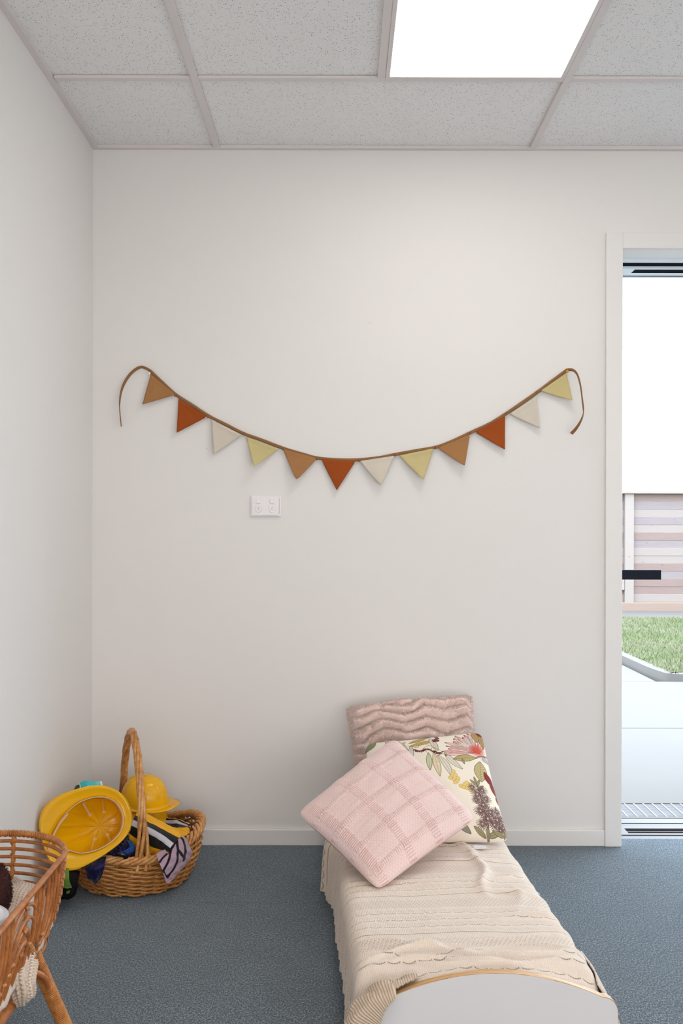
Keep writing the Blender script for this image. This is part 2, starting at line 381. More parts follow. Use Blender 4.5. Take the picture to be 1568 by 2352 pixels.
# ceiling: slab, tiles, grid
ce = struct('ceiling', MB().box((XL-.1, YF-.1, 2.74), (XR+.1, WY, 2.80)), M['tbar'])
yb = [YB-.012]+[3.216-.6*k for k in range(10)]; yb = [y for y in yb if y > YF]+[YF]
xb = [XL+.012, -.478, .726, 1.930, 3.134, XR]
lights = []  # only the first panel is in view; the others are added for fill
for r in range(len(yb)-1):
    for c in range(len(xb)-1):
        cells = [(xb[c], xb[c+1])]
        if c in (1, 3) and r in (1, 4, 7): 
            mid = xb[c]+.603; cells = [(xb[c], mid)]; lights.append((mid, xb[c+1], yb[r+1], yb[r]))
        for (a, b_) in cells:
            MB().box((a+.004, yb[r+1]+.004, 2.672), (b_-.004, yb[r]-.004, 2.688)).build('ceiling_tile', M['tile'], ce, bevel=.001, seg=1)
for x in xb[1:-1]: MB().box((x-.012, YF, H-.004), (x+.012, YB, 2.671)).build('grid_bar', M['tbar'], ce, bevel=.0008, seg=1)
for y in yb[1:-1]:
    for c in range(len(xb)-1): MB().box((xb[c]+.012, y-.012, H-.0035), (xb[c+1]-.012, y+.012, 2.671)).build('grid_bar', M['tbar'], ce, bevel=.0008, seg=1)
for (x0, x1, y0, y1) in lights: MB().box((x0-.012, y0+.012, H-.0035), (x0+.012, y1-.012, 2.671)).build('grid_bar', M['tbar'], ce)
MB().box((XL, YF, H-.006), (XL+.022, YB, 2.6715)).build('wall_angle', M['tbar'], ce)
MB().box((XL+.022, YB-.020, H-.006), (XR-.022, YB, 2.6715)).build('wall_angle', M['tbar'], ce)
MB().box((XR-.022, YF, H-.006), (XR, YB, 2.6715)).build('wall_angle', M['tbar'], ce)
for i, (x0, x1, y0, y1) in enumerate(lights):
    cx, cy = (x0+x1)/2, (y0+y1)/2
    side = 'left' if x0 < 1 else 'added right'; dist = ['next to the bunting wall', 'added in the middle of the room', 'added far behind the viewer'][i//2]
    t = thing('ceiling_light', (cx, cy, H-.004), 'square lit ceiling panel in the %s row, %s' % (side, dist), 'light', 'square ceiling light panels')
    x0 += .013; x1 -= .013; y0 += .013; y1 -= .013; z0, z1 = H-.006, 2.69; wd = .014
    MB().box((x0,y0,z0),(x1,y0+wd,z1)).box((x0,y1-wd,z0),(x1,y1,z1)).box((x0,y0+wd,z0),(x0+wd,y1-wd,z1)).box((x1-wd,y0+wd,z0),(x1,y1-wd,z1)).build('frame', M['tbar'], t, bevel=.001, seg=1)
    MB().box((x0+wd,y0+wd,z0+.004),(x1-wd,y1-wd,z0+.008)).build('diffuser', M['diffuser'], t)
# skirting and architrave
def skirt(name, a, b): struct(name, MB().box(a, b), M['trim'], bevel=.004)
skirt('baseboard_back', (XL, YB-.013, 0), (1.007, YB, .063))
skirt('baseboard_left', (XL, YF, 0), (XL+.013, YB-.013, .063))
skirt('baseboard_right', (XR-.013, YF, 0), (XR, YB, .063))
skirt('baseboard_front', (XL+.013, YF, 0), (XR-.013, YF+.013, .063))
ar = thing('trim_1', (1.04, YB, 0), kind='structure')
MB().box((1.007, YB-.016, 0), (1.070, YB, 2.343)).build('architrave_side', M['trim'], ar, bevel=.002)
MB().box((1.070, YB-.016, 2.283), (DX1, YB, 2.343)).build('architrave_head', M['trim'], ar, bevel=.002)
MB().box((DX1, YB-.016, 0), (DX1+.063, YB, 2.343)).build('architrave_side', M['trim'], ar, bevel=.002)
# sliding door
dr = thing('door_1', (2.0, 4.0, 0), kind='structure')
MB().box((DX0, YB-.001, 2.279), (DX1, 3.922, 2.2835)).build('head_reveal', M['trim'], dr)
h = MB().box((DX0-.06, 3.922, 2.268), (DX1+.06, 4.012, 2.36)).box((DX0-.06, 4.020, 2.262), (DX1+.06, 4.175, 2.36))
h.build('head_frame', M['alu'], dr, bevel=.002)
MB().box((DX0-.06, 3.950, 2.2672), (DX1+.06, 4.0, 2.269)).build('head_track', M['dark_track'], dr)
MB().box((1.185, 4.030, 2.2612), (DX1+.06, 4.082, 2.263)).build('head_track', M['dark_track'], dr)
MB().box((DX0-.06, 4.130, 2.2612), (DX1+.06, 4.140, 2.263)).build('head_track', M['dark_track'], dr)
s = MB().box((DX0-.06, 3.896, -.06), (DX1+.06, 4.164, -.006))
for a, b_, z in ((3.896,3.922,.0),(3.928,3.9345,-.001),(3.947,3.966,.0),(3.991,3.9955,-.001),(4.030,4.076,.0),(4.084,4.096,-.002),(4.104,4.162,.0)): s.box((DX0-.06, a, -.012), (DX1+.06, b_, z))
s.box((DX0-.06, 3.966, -.012), (1.146, 4.030, 0)); s.build('threshold', M['sill'], dr)
for a, b_ in ((3.922,3.928),(3.9345,3.947),(3.966,3.991),(3.9955,4.030)):
    MB().box((DX0-.06 if b_ < 3.96 else 1.146, a, -.008), (DX1+.06, b_, -.005)).build('threshold_track', M['dark_track'], dr)
MB().box((1.0, 3.906, 0), (1.069, 4.165, 2.262)).build('jamb', M['alu'], dr)
MB().box((DX1, 3.906, 0), (DX1+.07, 4.165, 2.262)).build('jamb', M['alu'], dr)
# sliding leaf stands open, parked behind the wall; only its pull bar reaches into the opening
lf = MB().box((.02, 4.18, .0), (.09, 4.215, 2.24)).box((1.065, 4.18, .0), (1.125, 4.215, 2.24)).box((.09, 4.18, .0), (1.065, 4.215, .08)).box((.09, 4.18, 2.16), (1.065, 4.215, 2.24))
leaf = lf.build('door_leaf', M['alu'], dr, bevel=.002)
MB().box((.09, 4.194, .08), (1.065, 4.20, 2.16)).build('pane', M['glass'], leaf)
MB().box((1.08, 4.160, 1.000), (1.336, 4.178, 1.0405)).build('handle', M['black'], leaf, bevel=.0015)

# ---------------------------------------------------------------- outdoors
pv = thing('concrete_patio', (3, 6, -.12), kind='structure')
def slab(poly, z=-.004):
    n = len(poly); V = [[x,y,-.12] for x,y in poly]+[[x,y,z] for x,y in poly]
    MB().add(V, [list(range(n))[::-1], list(range(n, 2*n))]+[[i,(i+1)%n,(i+1)%n+n,i+n] for i in range(n)]).build('paving_slab', M['concrete'], pv, bevel=.004, seg=1)
slab([(-2,4.436),(9,4.436),(9,6.055),(-2,6.055)]); slab([(-2,6.067),(9,6.067),(9,7.90),(-2,7.90)])
slab([(-2,7.905),(2.50,7.905),(2.50,14.6),(-2,14.6)]); slab([(2.505,12.98),(9,12.98),(9,14.6),(2.505,14.6)])
slab([(-2,3.93),(.99,3.93),(.99,4.43),(-2,4.43)])
slab([(3.03,3.93),(9,3.93),(9,4.43),(3.03,4.43)])
struct('ground', MB().box((-30,3.95,-.3),(40,60,-.122)), M['soil'])
dg = thing('drain_grate', (2, 4.30, 0), 'white slotted drain grate in the patio just outside the sliding door sill', 'drain')
MB().box((1.0,4.168,-.1),(3.02,4.196,.0)).box((1.0,4.399,-.1),(3.02,4.430,.0)).box((1.0,4.196,-.1),(3.02,4.399,-.014)).build('channel', M['concrete'], dg, bevel=.002)
for k in range(49): MB().box((1.0+k*.0412, 4.196, -.02), (1.008+k*.0412, 4.399, -.001)).build('rib', M['sill'], dg)
g = MB()
for k in range(22): g.box((1.0, 4.2+k*.0091, -.012), (3.02, 4.2062+k*.0091, -.003))
props(g.build('grate_bars', M['grate'], dg), kind='stuff')
# lawn with kerb
kerb = [(2.545,12.95),(2.56,9.13),(2.565,8.35),(2.60,8.02),(2.66,7.945),(2.78,7.93),(8.5,7.93)]
kp = spline(kerb[:2]+kerb[2:], 60); kp = np.array(kerb[:3]+spline(np.array(kerb[2:6]), 14)[1:].tolist()+[kerb[6]])
kb = MB()
for a, b_ in zip(kp[:-1], kp[1:]):
    d = b_-a; d /= np.linalg.norm(d); n = np.array([-d[1], d[0]])*.045
    V = [[*(q), z] for q in (a, b_, b_+n*2, a+n*2) for z in (-.1, .05)]
    kb.add(V, [(0,1,3,2),(2,3,5,4),(4,5,7,6),(6,7,1,0),(1,7,5,3)])
props(kb.build('lawn_kerb', M['concrete']), 'pale concrete kerb edging the corner of the lawn', 'kerb')
struct('lawn_bed', MB().box((2.63, 8.0, -.1), (8.5, 12.95, .035)), M['soil'])
n = 90000; gx = rng.uniform(2.64, 7.6, n); gy = 8.03+4.9*rng.random(n)**1.1; hh = rng.uniform(.015,.05,n); an = rng.uniform(0,6.28,n)
keep = gx < gy*.40+rng.exponential(.7, n); gx, gy, hh, an = gx[keep], gy[keep], hh[keep], an[keep]; n = len(gx)
V = np.zeros((n,3,3)); dx, dy = np.cos(an)*.006, np.sin(an)*.006
V[:,0] = np.stack([gx-dx, gy-dy, np.full(n,.034)],1); V[:,1] = np.stack([gx+dx, gy+dy, np.full(n,.034)],1)
V[:,2] = np.stack([gx+rng.normal(0,.015,n), gy+rng.normal(0,.015,n), .034+hh],1)
props(mesh_np('lawn', V.reshape(-1,3), np.arange(3*n).reshape(-1,3), M['grass'], smooth=False), 'patchy green lawn beyond the patio outside the door', 'grass', kind='stuff')
# fence
fe = thing('timber_fence', (4.2, 14.66, 0), 'weathered horizontal board timber fence closing the yard', 'fence')
posts = [2.45, 4.222, 6.0, 7.8]
for x in posts: MB().box((x-.066, 14.60, 0), (x+.066, 14.70, 1.715)).build('post', M['fence_post'], fe, bevel=.004, seg=1)
MB().box((1.0, 14.56, 1.715), (9, 14.74, 1.755)).build('cap_rail', M['fence_post'], fe, bevel=.004, seg=1)
MB().box((1.0, 14.55, -.02), (9, 14.66, .118)).build('sleeper', M['sleeper'], fe, bevel=.006, seg=1)
bh = (1.712-.122)/14; k = 0
for (a, b_) in zip([1.0]+posts, posts+[9]):
    for i in range(14):
        z = .122+i*bh; d = .005*(i % 2)+rng.uniform(-.001,.001)
        MB().box((a+.066 if a != 1.0 else a, 14.655+d, z-.002), (b_-.066 if b_ != 9 else b_, 14.68+d, z+bh+.001)).build('board', FW[[1,2,2,0,2,1,1,0,2,1,0,1,0,2][i] if a != 1.0 else [2,2,2,1,2,0][i % 6]], fe, bevel=.003, seg=1); k += 1
MB().box((4.03, 14.60, .30),(4.15, 14.652, .47)).build('patch_board', M['fence_post'], fe, bevel=.003, seg=1)

# ================================================================ BUNTING
Yw = 3.800
bu = thing('bunting', P(823, 1058, Yw), 'string of twelve tan, rust, cream and olive triangular cloth flags hung across the white wall', 'bunting')
main = [(343,852),(365,873),(400,905),(440,931),(480,957),(520,977),(558,996),(600,1011),(650,1030),(690,1042),(728,1052),(775,1056),(823,1056),(870,1051),(910,1043),(955,1035),(1003,1026),(1040,1012),(1082,992),(1125,972),(1162,949),(1200,923),(1237,897),(1270,872),(1302,848)]
sp = spline(np.array([P(x, y, Yw) for x, y in main]), 150)
sm = MB(); sm.tube(sp, .0062, 8, flat=.45, up=(0,0,1))
for q in ((402,908),(477,957),(560,997),(650,1031),(728,1053),(824,1057),(908,1044),(1001,1027),(1081,993),(1163,949),(1233,899)):
    a = P(*q, Yw-.001); sm.tube(np.array([a+[-.003,0,.004],a+[.003,0,-.004]]), .0058, 8)
sm.build('tape', M['binding'], bu, smooth=True)
for tail, off in (([(343,852),(334,847),(322,844),(306,853),(291,870),(279,895),(274,925),(275,952),(278,981)], .008), ([(1302,848),(1315,849),(1325,860),(1332,885),(1336,915),(1339,945),(1333,965),(1322,983),(1311,995)], .055)):
    m_ = len(tail); pts = spline(np.array([P(x, y, Yw-off*math.sin(math.pi*min(1,i/(m_-1)*.8))) for i, (x, y) in enumerate(tail)]), 40)
    MB().tube(pts, np.linspace(.0055,.0065,40), 8, flat=.3, up=(0,-.5,1)).build('tie_tail', M['binding'], bu, smooth=True)
flags = [((345,862),(400,908),(326,930),'tan',.015,0), ((409,919),(473,959),(405,995),'rust',.012,0), ((485,966),(553,1001),(490,1044),'cream',.014,0), ((565,1006),(638,1033),(583,1072),'green',.045,0),
 ((650,1034),(726,1055),(680,1104),'tan',.038,1), ((738,1057),(815,1061),(773,1126),'rust',.012,0), ((827,1061),(904,1049),(874,1117),'cream',.028,1), ((917,1048),(994,1032),(972,1102),'green',.034,.3),
 ((1006,1030),(1078,999),(1067,1070),'tan',.034,.6), ((1092,993),(1159,957),(1159,1032),'rust',.015,0), ((1171,951),(1231,911),(1239,982),'cream',.015,0), ((1242,898),(1300,857),(1314,919),'green',.03,.2)]
for k, (a, b_, c, mt, off, curl) in enumerate(flags):
    n = 18; V = []; idx = {}; Fs = []
    a, b_, c = np.array(a, float), np.array(b_, float), np.array(c, float)
    for i in range(n+1):
        t = i/n
        for j in range(n-i+1):
            s_ = j/max(1, n-i); q = a*(1-t)*(1-s_)+b_*(1-t)*s_+c*t
            rnd = curl*.055*max(0, t-.86)/.14
            q = q+(((a+b_)/2)-q)*rnd
            Y = Yw-.001-off*(t**1.5)*(1 if curl < .5 else 1-.25*max(0,t-.75)*4)-.003*math.sin(s_*3.1+k)*math.sin(t*3.1)-.0045*(1-t)*(1 if t < .06 else .6)
            idx[i,j] = len(V); V.append(P(q[0], q[1]-(2.5 if t == 0 else 0), Y))
    for i in range(n):
        for j in range(n-i):
            Fs.append((idx[i,j], idx[i+1,j] if (i+1,j) in idx else idx[i,j], idx[i,j+1]))
            if j < n-i-1: Fs.append((idx[i,j+1], idx[i+1,j], idx[i+1,j+1]))
    o = mesh_np('flag', V, Fs, M[mt], bu); md = o.modifiers.new('t', 'SOLIDIFY'); md.thickness = .0012; md.offset = 0
    o['label'] = {'tan':'tan flag', 'rust':'rust red flag', 'cream':'cream flag', 'green':'olive yellow flag'}[mt]
    if k == 0:
        e = MB()      # pressed, unreadable mark down the flag
        for (x, y, dx, dy) in ((350,887,3,2),(349,891,4,0),(349,893,3,1.5),(343,900,4,.5),(343,903,4,-.5),(342,906,3.5,1),(341,910,3,0),(340,913,3,.5),(338,918,2.5,.5)):
            e.tube(np.array([P(x-dx/2,y-dy/2,Yw-.0105),P(x+dx/2,y+dy/2,Yw-.0105)]), .0006, 5)
        e.build('pressed_mark', M['emboss'], o)
for (px, py, mt, lb) in ((343,860,'white_plastic','small white thumbtack pinning the left end of the bunting'), (1300,853,'yellowpin','small yellow thumbtack pinning the right end of the bunting')):
    if mt == 'yellowpin': M[mt] = plain('yellow_pin_plastic', (206,160,10), .3, .01)
    c = P(px, py, Yw-.014)
    props(MB().lathe([(.0015,-.012),(.0015,.002),(.0036,.003),(.0032,.009),(.0052,.010),(.0055,.0125),(.004,.0145),(.0005,.015)], c, 16, axis=(0,-1,0)).build('thumbtack', M[mt], smooth=True), lb, 'thumbtack')

# ================================================================ POWER OUTLET
c0 = P(610, 1163, 3.811); ou = thing('power_outlet', c0, 'white double power outlet with two switches on the wall below the bunting', 'outlet')
def wbox(x0,z0,x1,z1,d0,d1): return ((c0[0]+x0, 3.811-d1, c0[2]+z0), (c0[0]+x1, 3.811-d0, c0[2]+z1))
MB().box(*wbox(-.059,-.041,.059,.041,0,.007)).build('base_plate', M['white_plastic'], ou, bevel=.004, seg=3)
MB().box(*wbox(-.053,-.036,.049,.036,.007,.0115)).build('cover_plate', M['white_plastic'], ou, bevel=.003, seg=3)
for s_ in (-.0255,.0265): 
    sw = MB().box(*wbox(s_-.0095,.010,s_+.0075,.028,.0115,.0150)).build('switch', M['white_plastic'], ou, bevel=.0015)
    sx = s_-.001; poly = [(c0[0]+sx+x, c0[2]+z) for x, z in ((-.0125,.001),(.0125,.001),(.0135,-.003),(.0115,-.014),(.006,-.023),(0,-.0258),(-.006,-.023),(-.0115,-.014),(-.0135,-.003))]
    cv = MB().prism(poly, 3.811-.0145, 3.811-.0115).build('socket_cover', M['white_plastic'], ou, bevel=.001)
    q = c0+np.array([sx+.001, 0, -.0095]); q[1] = 3.811-.0146
    MB().tube(np.array([q+[.005,0,.003],q+[.001,0,.0055],q+[-.0045,0,0],q+[.001,0,-.0055]]), .0009, 6).build('pull_tab', M['mark'], cv)
MB().box(*wbox(.0515,-.030,.0535,.030,.007,.0074)).build('slot', M['mark'], ou)

# ================================================================ BED
TH = .0576; cs, sn = math.cos(TH), math.sin(TH)
def B(x, l, z): return np.array([.333+cs*x-sn*l, 2.200+sn*x+cs*l, z])
def Bg(x, l, z): return np.stack([.333+cs*x-sn*l, 2.200+sn*x+cs*l, z], -1)
bed = thing('toddler_bed', B(0,.75,0), 'low white toddler bed with arched plywood-edged footboard, head against the wall', 'bed')
def arch(hw, zs, za, r=.035, n=40, z0=0.0):
    p = [(hw, z0)]+[(hw, zs-r)]
    for k in range(9): a = math.pi/2*k/8; p.append((hw-r+r*math.cos(a), zs-r+r*math.sin(a)*1.0))
    xs = np.linspace(hw-r, -hw+r, n)[1:-1]
    body = [(x, zs+(za-zs)*(1-(abs(x)/(hw-r))**2.0)) for x in xs]
    p += body; p += [(-x, z) for x, z in p[:11][::-1]]; return p
def board(name, l0, th, hw, zs, za, lab=None):
    p = arch(hw, zs, za); n = len(p); V = [B(x, l0, z) for x, z in p]+[B(x, l0+th, z) for x, z in p]
    o = MB().add(V, [list(range(n)), list(range(2*n-1,n-1,-1))]+[[i,i+n,(i+1)%n+n,(i+1)%n] for i in range(n)]).build(name, M['laminate'], bed)
    q = arch(hw+.0012, zs+.0012, za+.0012); V = [B(x, l0+.0008, z) for x, z in q]+[B(x, l0+th-.0008, z) for x, z in q]
    V += [B(x, l0+.0008, z) for x, z in p]+[B(x, l0+th-.0008, z) for x, z in p]
    Fs = [[i,i+n,i+1+n,i+1] for i in range(n-1)]+[[i+2*n,i,i+1,i+1+2*n] for i in range(n-1)]+[[i+n,i+3*n,i+1+3*n,i+1+n] for i in range(n-1)]
    e = MB().add(V, Fs).build('plywood_edge', M['ply'], o, smooth=False); e['label'] = 'bare striped plywood edge'
    return o
board('footboard', 0, .022, .285, .172, .231); board('headboard', 1.505, .022, .285, .235, .295)
for s_ in (-1,1): 
    a = [B(x, l, z) for x in (s_*.235, s_*.253) for l in (.023,1.504) for z in (.05,.15)]
    MB().add(a, [(0,1,3,2),(4,6,7,5),(0,4,5,1),(2,3,7,6),(0,2,6,4),(1,5,7,3)]).build('side_rail', M['laminate'], bed, bevel=.002)
a = [B(x, l, z) for x in (-.234,.234) for l in (.023,1.504) for z in (.085,.10)]
MB().add(a, [(0,1,3,2),(4,6,7,5),(0,4,5,1),(2,3,7,6),(0,2,6,4),(1,5,7,3)]).build('bed_base', M['laminate'], bed)
ma = thing('mattress', B(0,.75,.10), 'thin mattress in a pale blue sheet, mostly under the knitted blanket', 'mattress')
a = [B(x, l, z) for x in (-.232,.232) for l in (.06,1.50) for z in (.102,.178)]
MB().add(a, [(0,1,3,2),(4,6,7,5),(0,4,5,1),(2,3,7,6),(0,2,6,4),(1,5,7,3)]).build('fitted_sheet', M['sheet_blue'], ma, bevel=.02, seg=4)
cc = surf([[B(.23,.70,.165),B(.265,.70,.155),B(.292,.705,.140)],[B(.23,.74,.165),B(.265,.735,.155),B(.295,.722,.135)]], 6, 8)
grid('sheet_corner', cc, M['sheet_blue'], ma, thick=.003)
# blanket
bl = thing('knitted_blanket', B(0,.7,.2), 'beige cable-knit cotton blanket spread over the toddler bed', 'blanket')
prof = np.array([(-.306,.030),(-.303,.08),(-.300,.14),(-.296,.178),(-.284,.201),(-.262,.211),(-.22,.214),(-.1,.216),(0,.217),(.1,.216),(.2,.213),(.232,.207),(.250,.194),(.260,.172),(.268,.13),(.276,.08),(.283,.035)])
NU, NV = 300, 720
pr = resample(spline(prof, 500), NU); L = np.linspace(.024, 1.49, NV)
du = np.r_[0, np.cumsum(np.linalg.norm(np.diff(pr, axis=0), axis=1))]
UU, LL = np.meshgrid(du, L, indexing='ij'); XX = np.repeat(pr[:,0][:,None], NV, 1); ZZ = np.repeat(pr[:,1][:,None], NV, 1)
top = np.clip((ZZ-.15)/.06, 0, 1); right = np.clip((XX-.15)/.1, 0, 1); left = np.clip((-XX-.24)/.04, 0, 1)
W1 = wob(UU, LL, 3, 4, 2.0)
def ridge(x0,l0,x1,l1,wd,hh_):
    d = np.array([x1-x0,l1-l0]); Ln = np.linalg.norm(d); d /= Ln
    s_ = (XX-x0)*d[0]+(LL-l0)*d[1]; t = (XX-x0)*-d[1]+(LL-l0)*d[0]+.012*np.sin(s_*22+x0*40)
    e = np.clip(s_/Ln, 0, 1); env = np.exp(-(((s_-e*Ln))**2)/(2*(.03)**2))*np.sin(np.pi*np.clip(.12+.76*e,0,1))
    return hh_*env*np.exp(-t**2/(2*wd**2))
Hh = .003*W1
q = (LL/.254) % 1*.254
for v0 in (.034,.076,.119,.158): Hh = Hh+.0022*np.exp(-((q-v0+.0022*np.abs(np.sin(UU*87)))/.012)**2)
for a in ((-.27,.20,.02,.125,.009,.010),(-.26,.105,.08,.085,.008,.013),(-.22,.17,.10,.20,.009,.007),(-.05,.125,.24,.135,.009,.012),(.0,.075,.25,.09,.008,.011),(-.28,.13,-.08,.17,.008,.015),(-.12,.055,.12,.058,.007,.008),(.08,.17,.25,.16,.008,.010),(-.28,.24,-.16,.20,.009,.012),(-.15,.10,-.02,.07,.007,.010),(.02,.2,.2,.23,.012,.008),
          (.10,.52,.13,.86,.010,.013),(.13,.86,.05,.98,.012,.010),(.12,.52,.26,.50,.012,.007),(-.2,.62,.1,.60,.014,.005),(.06,.33,.25,.37,.013,.007),(-.1,.75,.2,.80,.012,.006),(.13,.60,.24,.70,.010,.007),(-.05,.9,.2,.93,.013,.008),(.16,.42,.18,.55,.01,.006)):
    Hh = Hh+ridge(*a)
ZZ = ZZ+Hh*top*1.0
az = np.where(np.abs(XX) < .25, .172+.059*(1-(np.clip(np.abs(XX),0,.25)/.25)**2), .172-1.2*(np.abs(XX)-.25)); fb = np.clip((.095-LL)/.07, 0, 1); fb = fb*fb*(3-2*fb)
ZZ = ZZ*(1-fb)+np.minimum(ZZ, az-.004+.006*np.sin(XX*34)*0)*fb
side = wob(LL, ZZ*0, 8, 4, 2.2)
XX = XX + (np.clip((.19-ZZ)/.12,0,1))*np.where(XX>0, 1, -1)*(.006*side+.004*np.sin(LL*95+side*3)) + right*.012*wob(LL, LL*0, 12, 3, 1.6)
XX = XX*(1-fb*.03)
XX = XX - left*.024*np.exp(-((LL-1.08)/.09)**2)*(1+.3*np.sin(LL*160)) + left*.006*np.exp(-((LL-.85)/.12)**2)
ZZ = np.maximum(ZZ, .012)
sl = Bg(XX, LL, ZZ)
UVB = np.stack([UU+.002*W1, LL+.004*wob(UU, LL, 5, 2, 1.1)], -1)
grid('blanket_sheet', sl, M['blanket'], bl, uv=UVB, flip=False)
# ribbed end of the blanket turned over the left shoulder of the footboard
outl = [(-.158,.2145),(-.18,.208),(-.205,.198),(-.235,.186),(-.258,.168),(-.276,.145),(-.287,.115),(-.291,.075),(-.292,.03)]
op = resample(spline(np.array(outl), 80), 70); tn = np.gradient(op, axis=0); tn /= np.linalg.norm(tn, axis=1)[:,None]; nn = np.stack([tn[:,1], -tn[:,0]], 1)
nn = np.where((nn[:,1] < 0)[:,None] & (np.abs(nn[:,1]) > np.abs(nn[:,0]))[:,None], -nn, nn); nn = np.where((nn[:,0] > .2)[:,None], -nn, nn)
Gd, UVh = [], []
m2 = 46
for i in range(70):
    a = i/69; o1 = .004+.020*min(1,a*1.8)+.018*a*a; fl_ = -.022+.060*min(1, a*1.7)-.006*a
    ctr = [(.085,-.030),(.060,-.004),(.038,o1*.8),(.015,o1+.003),(-.004,o1*1.0),(-.017-.010*a,o1*.55+.002)]
    e = (-.024-.006*a, -max(fl_,.0)) if fl_ > 0 else (-.0+abs(fl_)*.9, o1*.6)
    ctr = ctr[:5]+[ctr[5], e] if fl_ > 0 else [(.085,-.034),(.062,-.022),(.050,-.006),(.038,o1*.6),(e[0]+.01,o1),(e[0]+.004,o1*.9),(e[0],o1*.5)]
    c = spline(np.array(ctr), m2); row = []
    for j in range(m2):
        l_, of = c[j]; rr_ = of+min(1,a*5)*.0030*math.sin(a*30+j*.25)*math.sin(math.pi*j/(m2-1))+(.0008*math.sin(a*290) if j > m2*.55 else min(1,a*5)*.004*math.sin(a*24+j*.3))
        pnt = op[i]+nn[i]*rr_; row.append(B(pnt[0], l_+(.0007*math.sin(a*290) if j > m2*.75 else 0), pnt[1]))
    Gd.append(row); UVh.append([(a*.30, j/m2*.12) for j in range(m2)])
grid('ribbed_hem', np.array(Gd), M['rib_knit'], bl, uv=np.array(UVh), thick=.006)
# lower right bit hanging by the footboard
rb = surf([[B(.255,.05,.18),B(.262,.10,.19),B(.262,.20,.19)],[B(.290,.03,.12),B(.295,.10,.12),B(.285,.2,.12)],[B(.307,.012,.05),B(.310,.10,.04),B(.30,.2,.04)]], 20, 20)
grid('blanket_side_fold', rb, M['blanket'], bl, uv=np.stack(np.meshgrid(np.linspace(0,.15,20),np.linspace(0,.2,20),indexing='ij'),-1), thick=.004)

# ================================================================ CUSHIONS
def cushion(corners, T, n, pinch=.045, hfun=None, sag=0):
    TL, TR, BL, BR = [np.array(c, float) for c in corners]
    t_ = np.linspace(-1,1,n); u, v = np.meshgrid(t_, t_, indexing='ij')         # u right, v up
    cr = .055*(u*u*v*v)**5; uu = u*(1-pinch*(1-v**2)*np.abs(u)-cr); vv = v*(1-pinch*(1-u**2)*np.abs(v)-cr)
    a, b_ = (uu+1)/2, (vv+1)/2
    base = (BL*(1-b_[...,None])+TL*b_[...,None])*(1-a[...,None])+(BR*(1-b_[...,None])+TR*b_[...,None])*a[...,None]
    N = np.cross((TR+BR)-(TL+BL), (TL+TR)-(BL+BR)); N /= np.linalg.norm(N)
    k = (np.clip(1-u**2,0,1)*np.clip(1-v**2,0,1)); th = T*k**.46*(1+.18*sag*(-v))
    return u, v, base, N, th, k
def build_cushion(t, corners, T, n, mat, back_mat, name='front', hf=None, col=None, uv=None, sag=0, wr=.004, seed=1):
    u, v, base, N, th, k = cushion(corners, T, n, sag=sag)
    d = th+wr*wob(u, v, seed, 4, .5)*k**.3
    if hf is not None: d = d+hf(u, v)*np.clip(k*8,0,1)
    G = base+N*d[...,None]
    o = grid(name, G, mat, t, uv=uv, col=None if col is None else col(u, v))
    nb = 70; u2, v2, base2, N2, th2, k2 = cushion(corners, T, nb, sag=sag)
    grid('back', base2-N2*(th2*.8)[...,None], back_mat, t, flip=True)
    return G, o
# fluffy
cF = (P(791,1624,3.71), P(1088,1594,3.72), P(818,1838,3.45), P(1112,1840,3.45))
tF = thing('faux_fur_cushion', (cF[2]+cF[3])/2, 'fluffy pale pink faux fur cushion with wavy ridges, against the wall behind the others', 'cushion')
def wave(u, v): 
    z = np.abs(((u*1.5+.2) % 1)-.5)*.30+.04*np.sin(u*5+v*3); z = z+.05*wob(u, v, 61, 3, .8)
    return (.020+.006*wob(u, v, 62, 3, 1.2))*np.abs(np.sin((v+z)*3.1416/.245))**.8
GF, oF = build_cushion(tF, cF, .068, 220, M['fur_base'], M['fur_base'], 'cover', hf=wave)
NF = normals(GF); nb_ = 70000; ii = rng.integers(1,218,nb_); jj = rng.integers(1,218,nb_); fr = rng.random((nb_,2))[...,None]
p0 = GF[ii,jj]*(1-fr[:,0])+GF[ii+1,jj]*fr[:,0]+(GF[ii,jj+1]-GF[ii,jj])*fr[:,1]; nr = NF[ii,jj]
if (nr.mean(0)@np.array([0,-1,.3])) < 0: nr = -nr
cl = np.repeat(rng.normal(0,.35,(220,3)),220,0).reshape(220,220,3)[ii//4*4 % 220, (jj//4*4) % 220]
dr_ = nr+rng.normal(0,.30,(nb_,3))+np.array([0,-.1,-.55])[None]+np.stack([.35*np.sin(ii*.07+jj*.05),0*ii,.25*np.sin(jj*.06)],1); dr_ /= np.linalg.norm(dr_,axis=1)[:,None]
sdv = np.cross(dr_, rng.normal(0,1,(nb_,3))); sdv /= np.linalg.norm(sdv,axis=1)[:,None]; ln = rng.uniform(.005,.0125,nb_)[:,None]
Vf = np.stack([p0-sdv*.0006-nr*.001, p0+sdv*.0006-nr*.001, p0+dr_*ln], 1)
fn_ = np.cross(Vf[:,1]-Vf[:,0], Vf[:,2]-Vf[:,0]); fl2 = (fn_*nr).sum(1) < 0; Vf[fl2] = Vf[fl2][:,[1,0,2]]
fo = props(mesh_np('fur', Vf.reshape(-1,3), np.arange(3*nb_).reshape(-1,3), M['fur'], tF, smooth=True), kind='stuff')
nv_ = np.repeat(nr/np.linalg.norm(nr,axis=1)[:,None], 3, 0)+np.repeat(rng.normal(0,.22,(nb_,3)),3,0); nv_ /= np.linalg.norm(nv_,axis=1)[:,None]
fo.data.normals_split_custom_set_from_vertices(nv_.tolist())
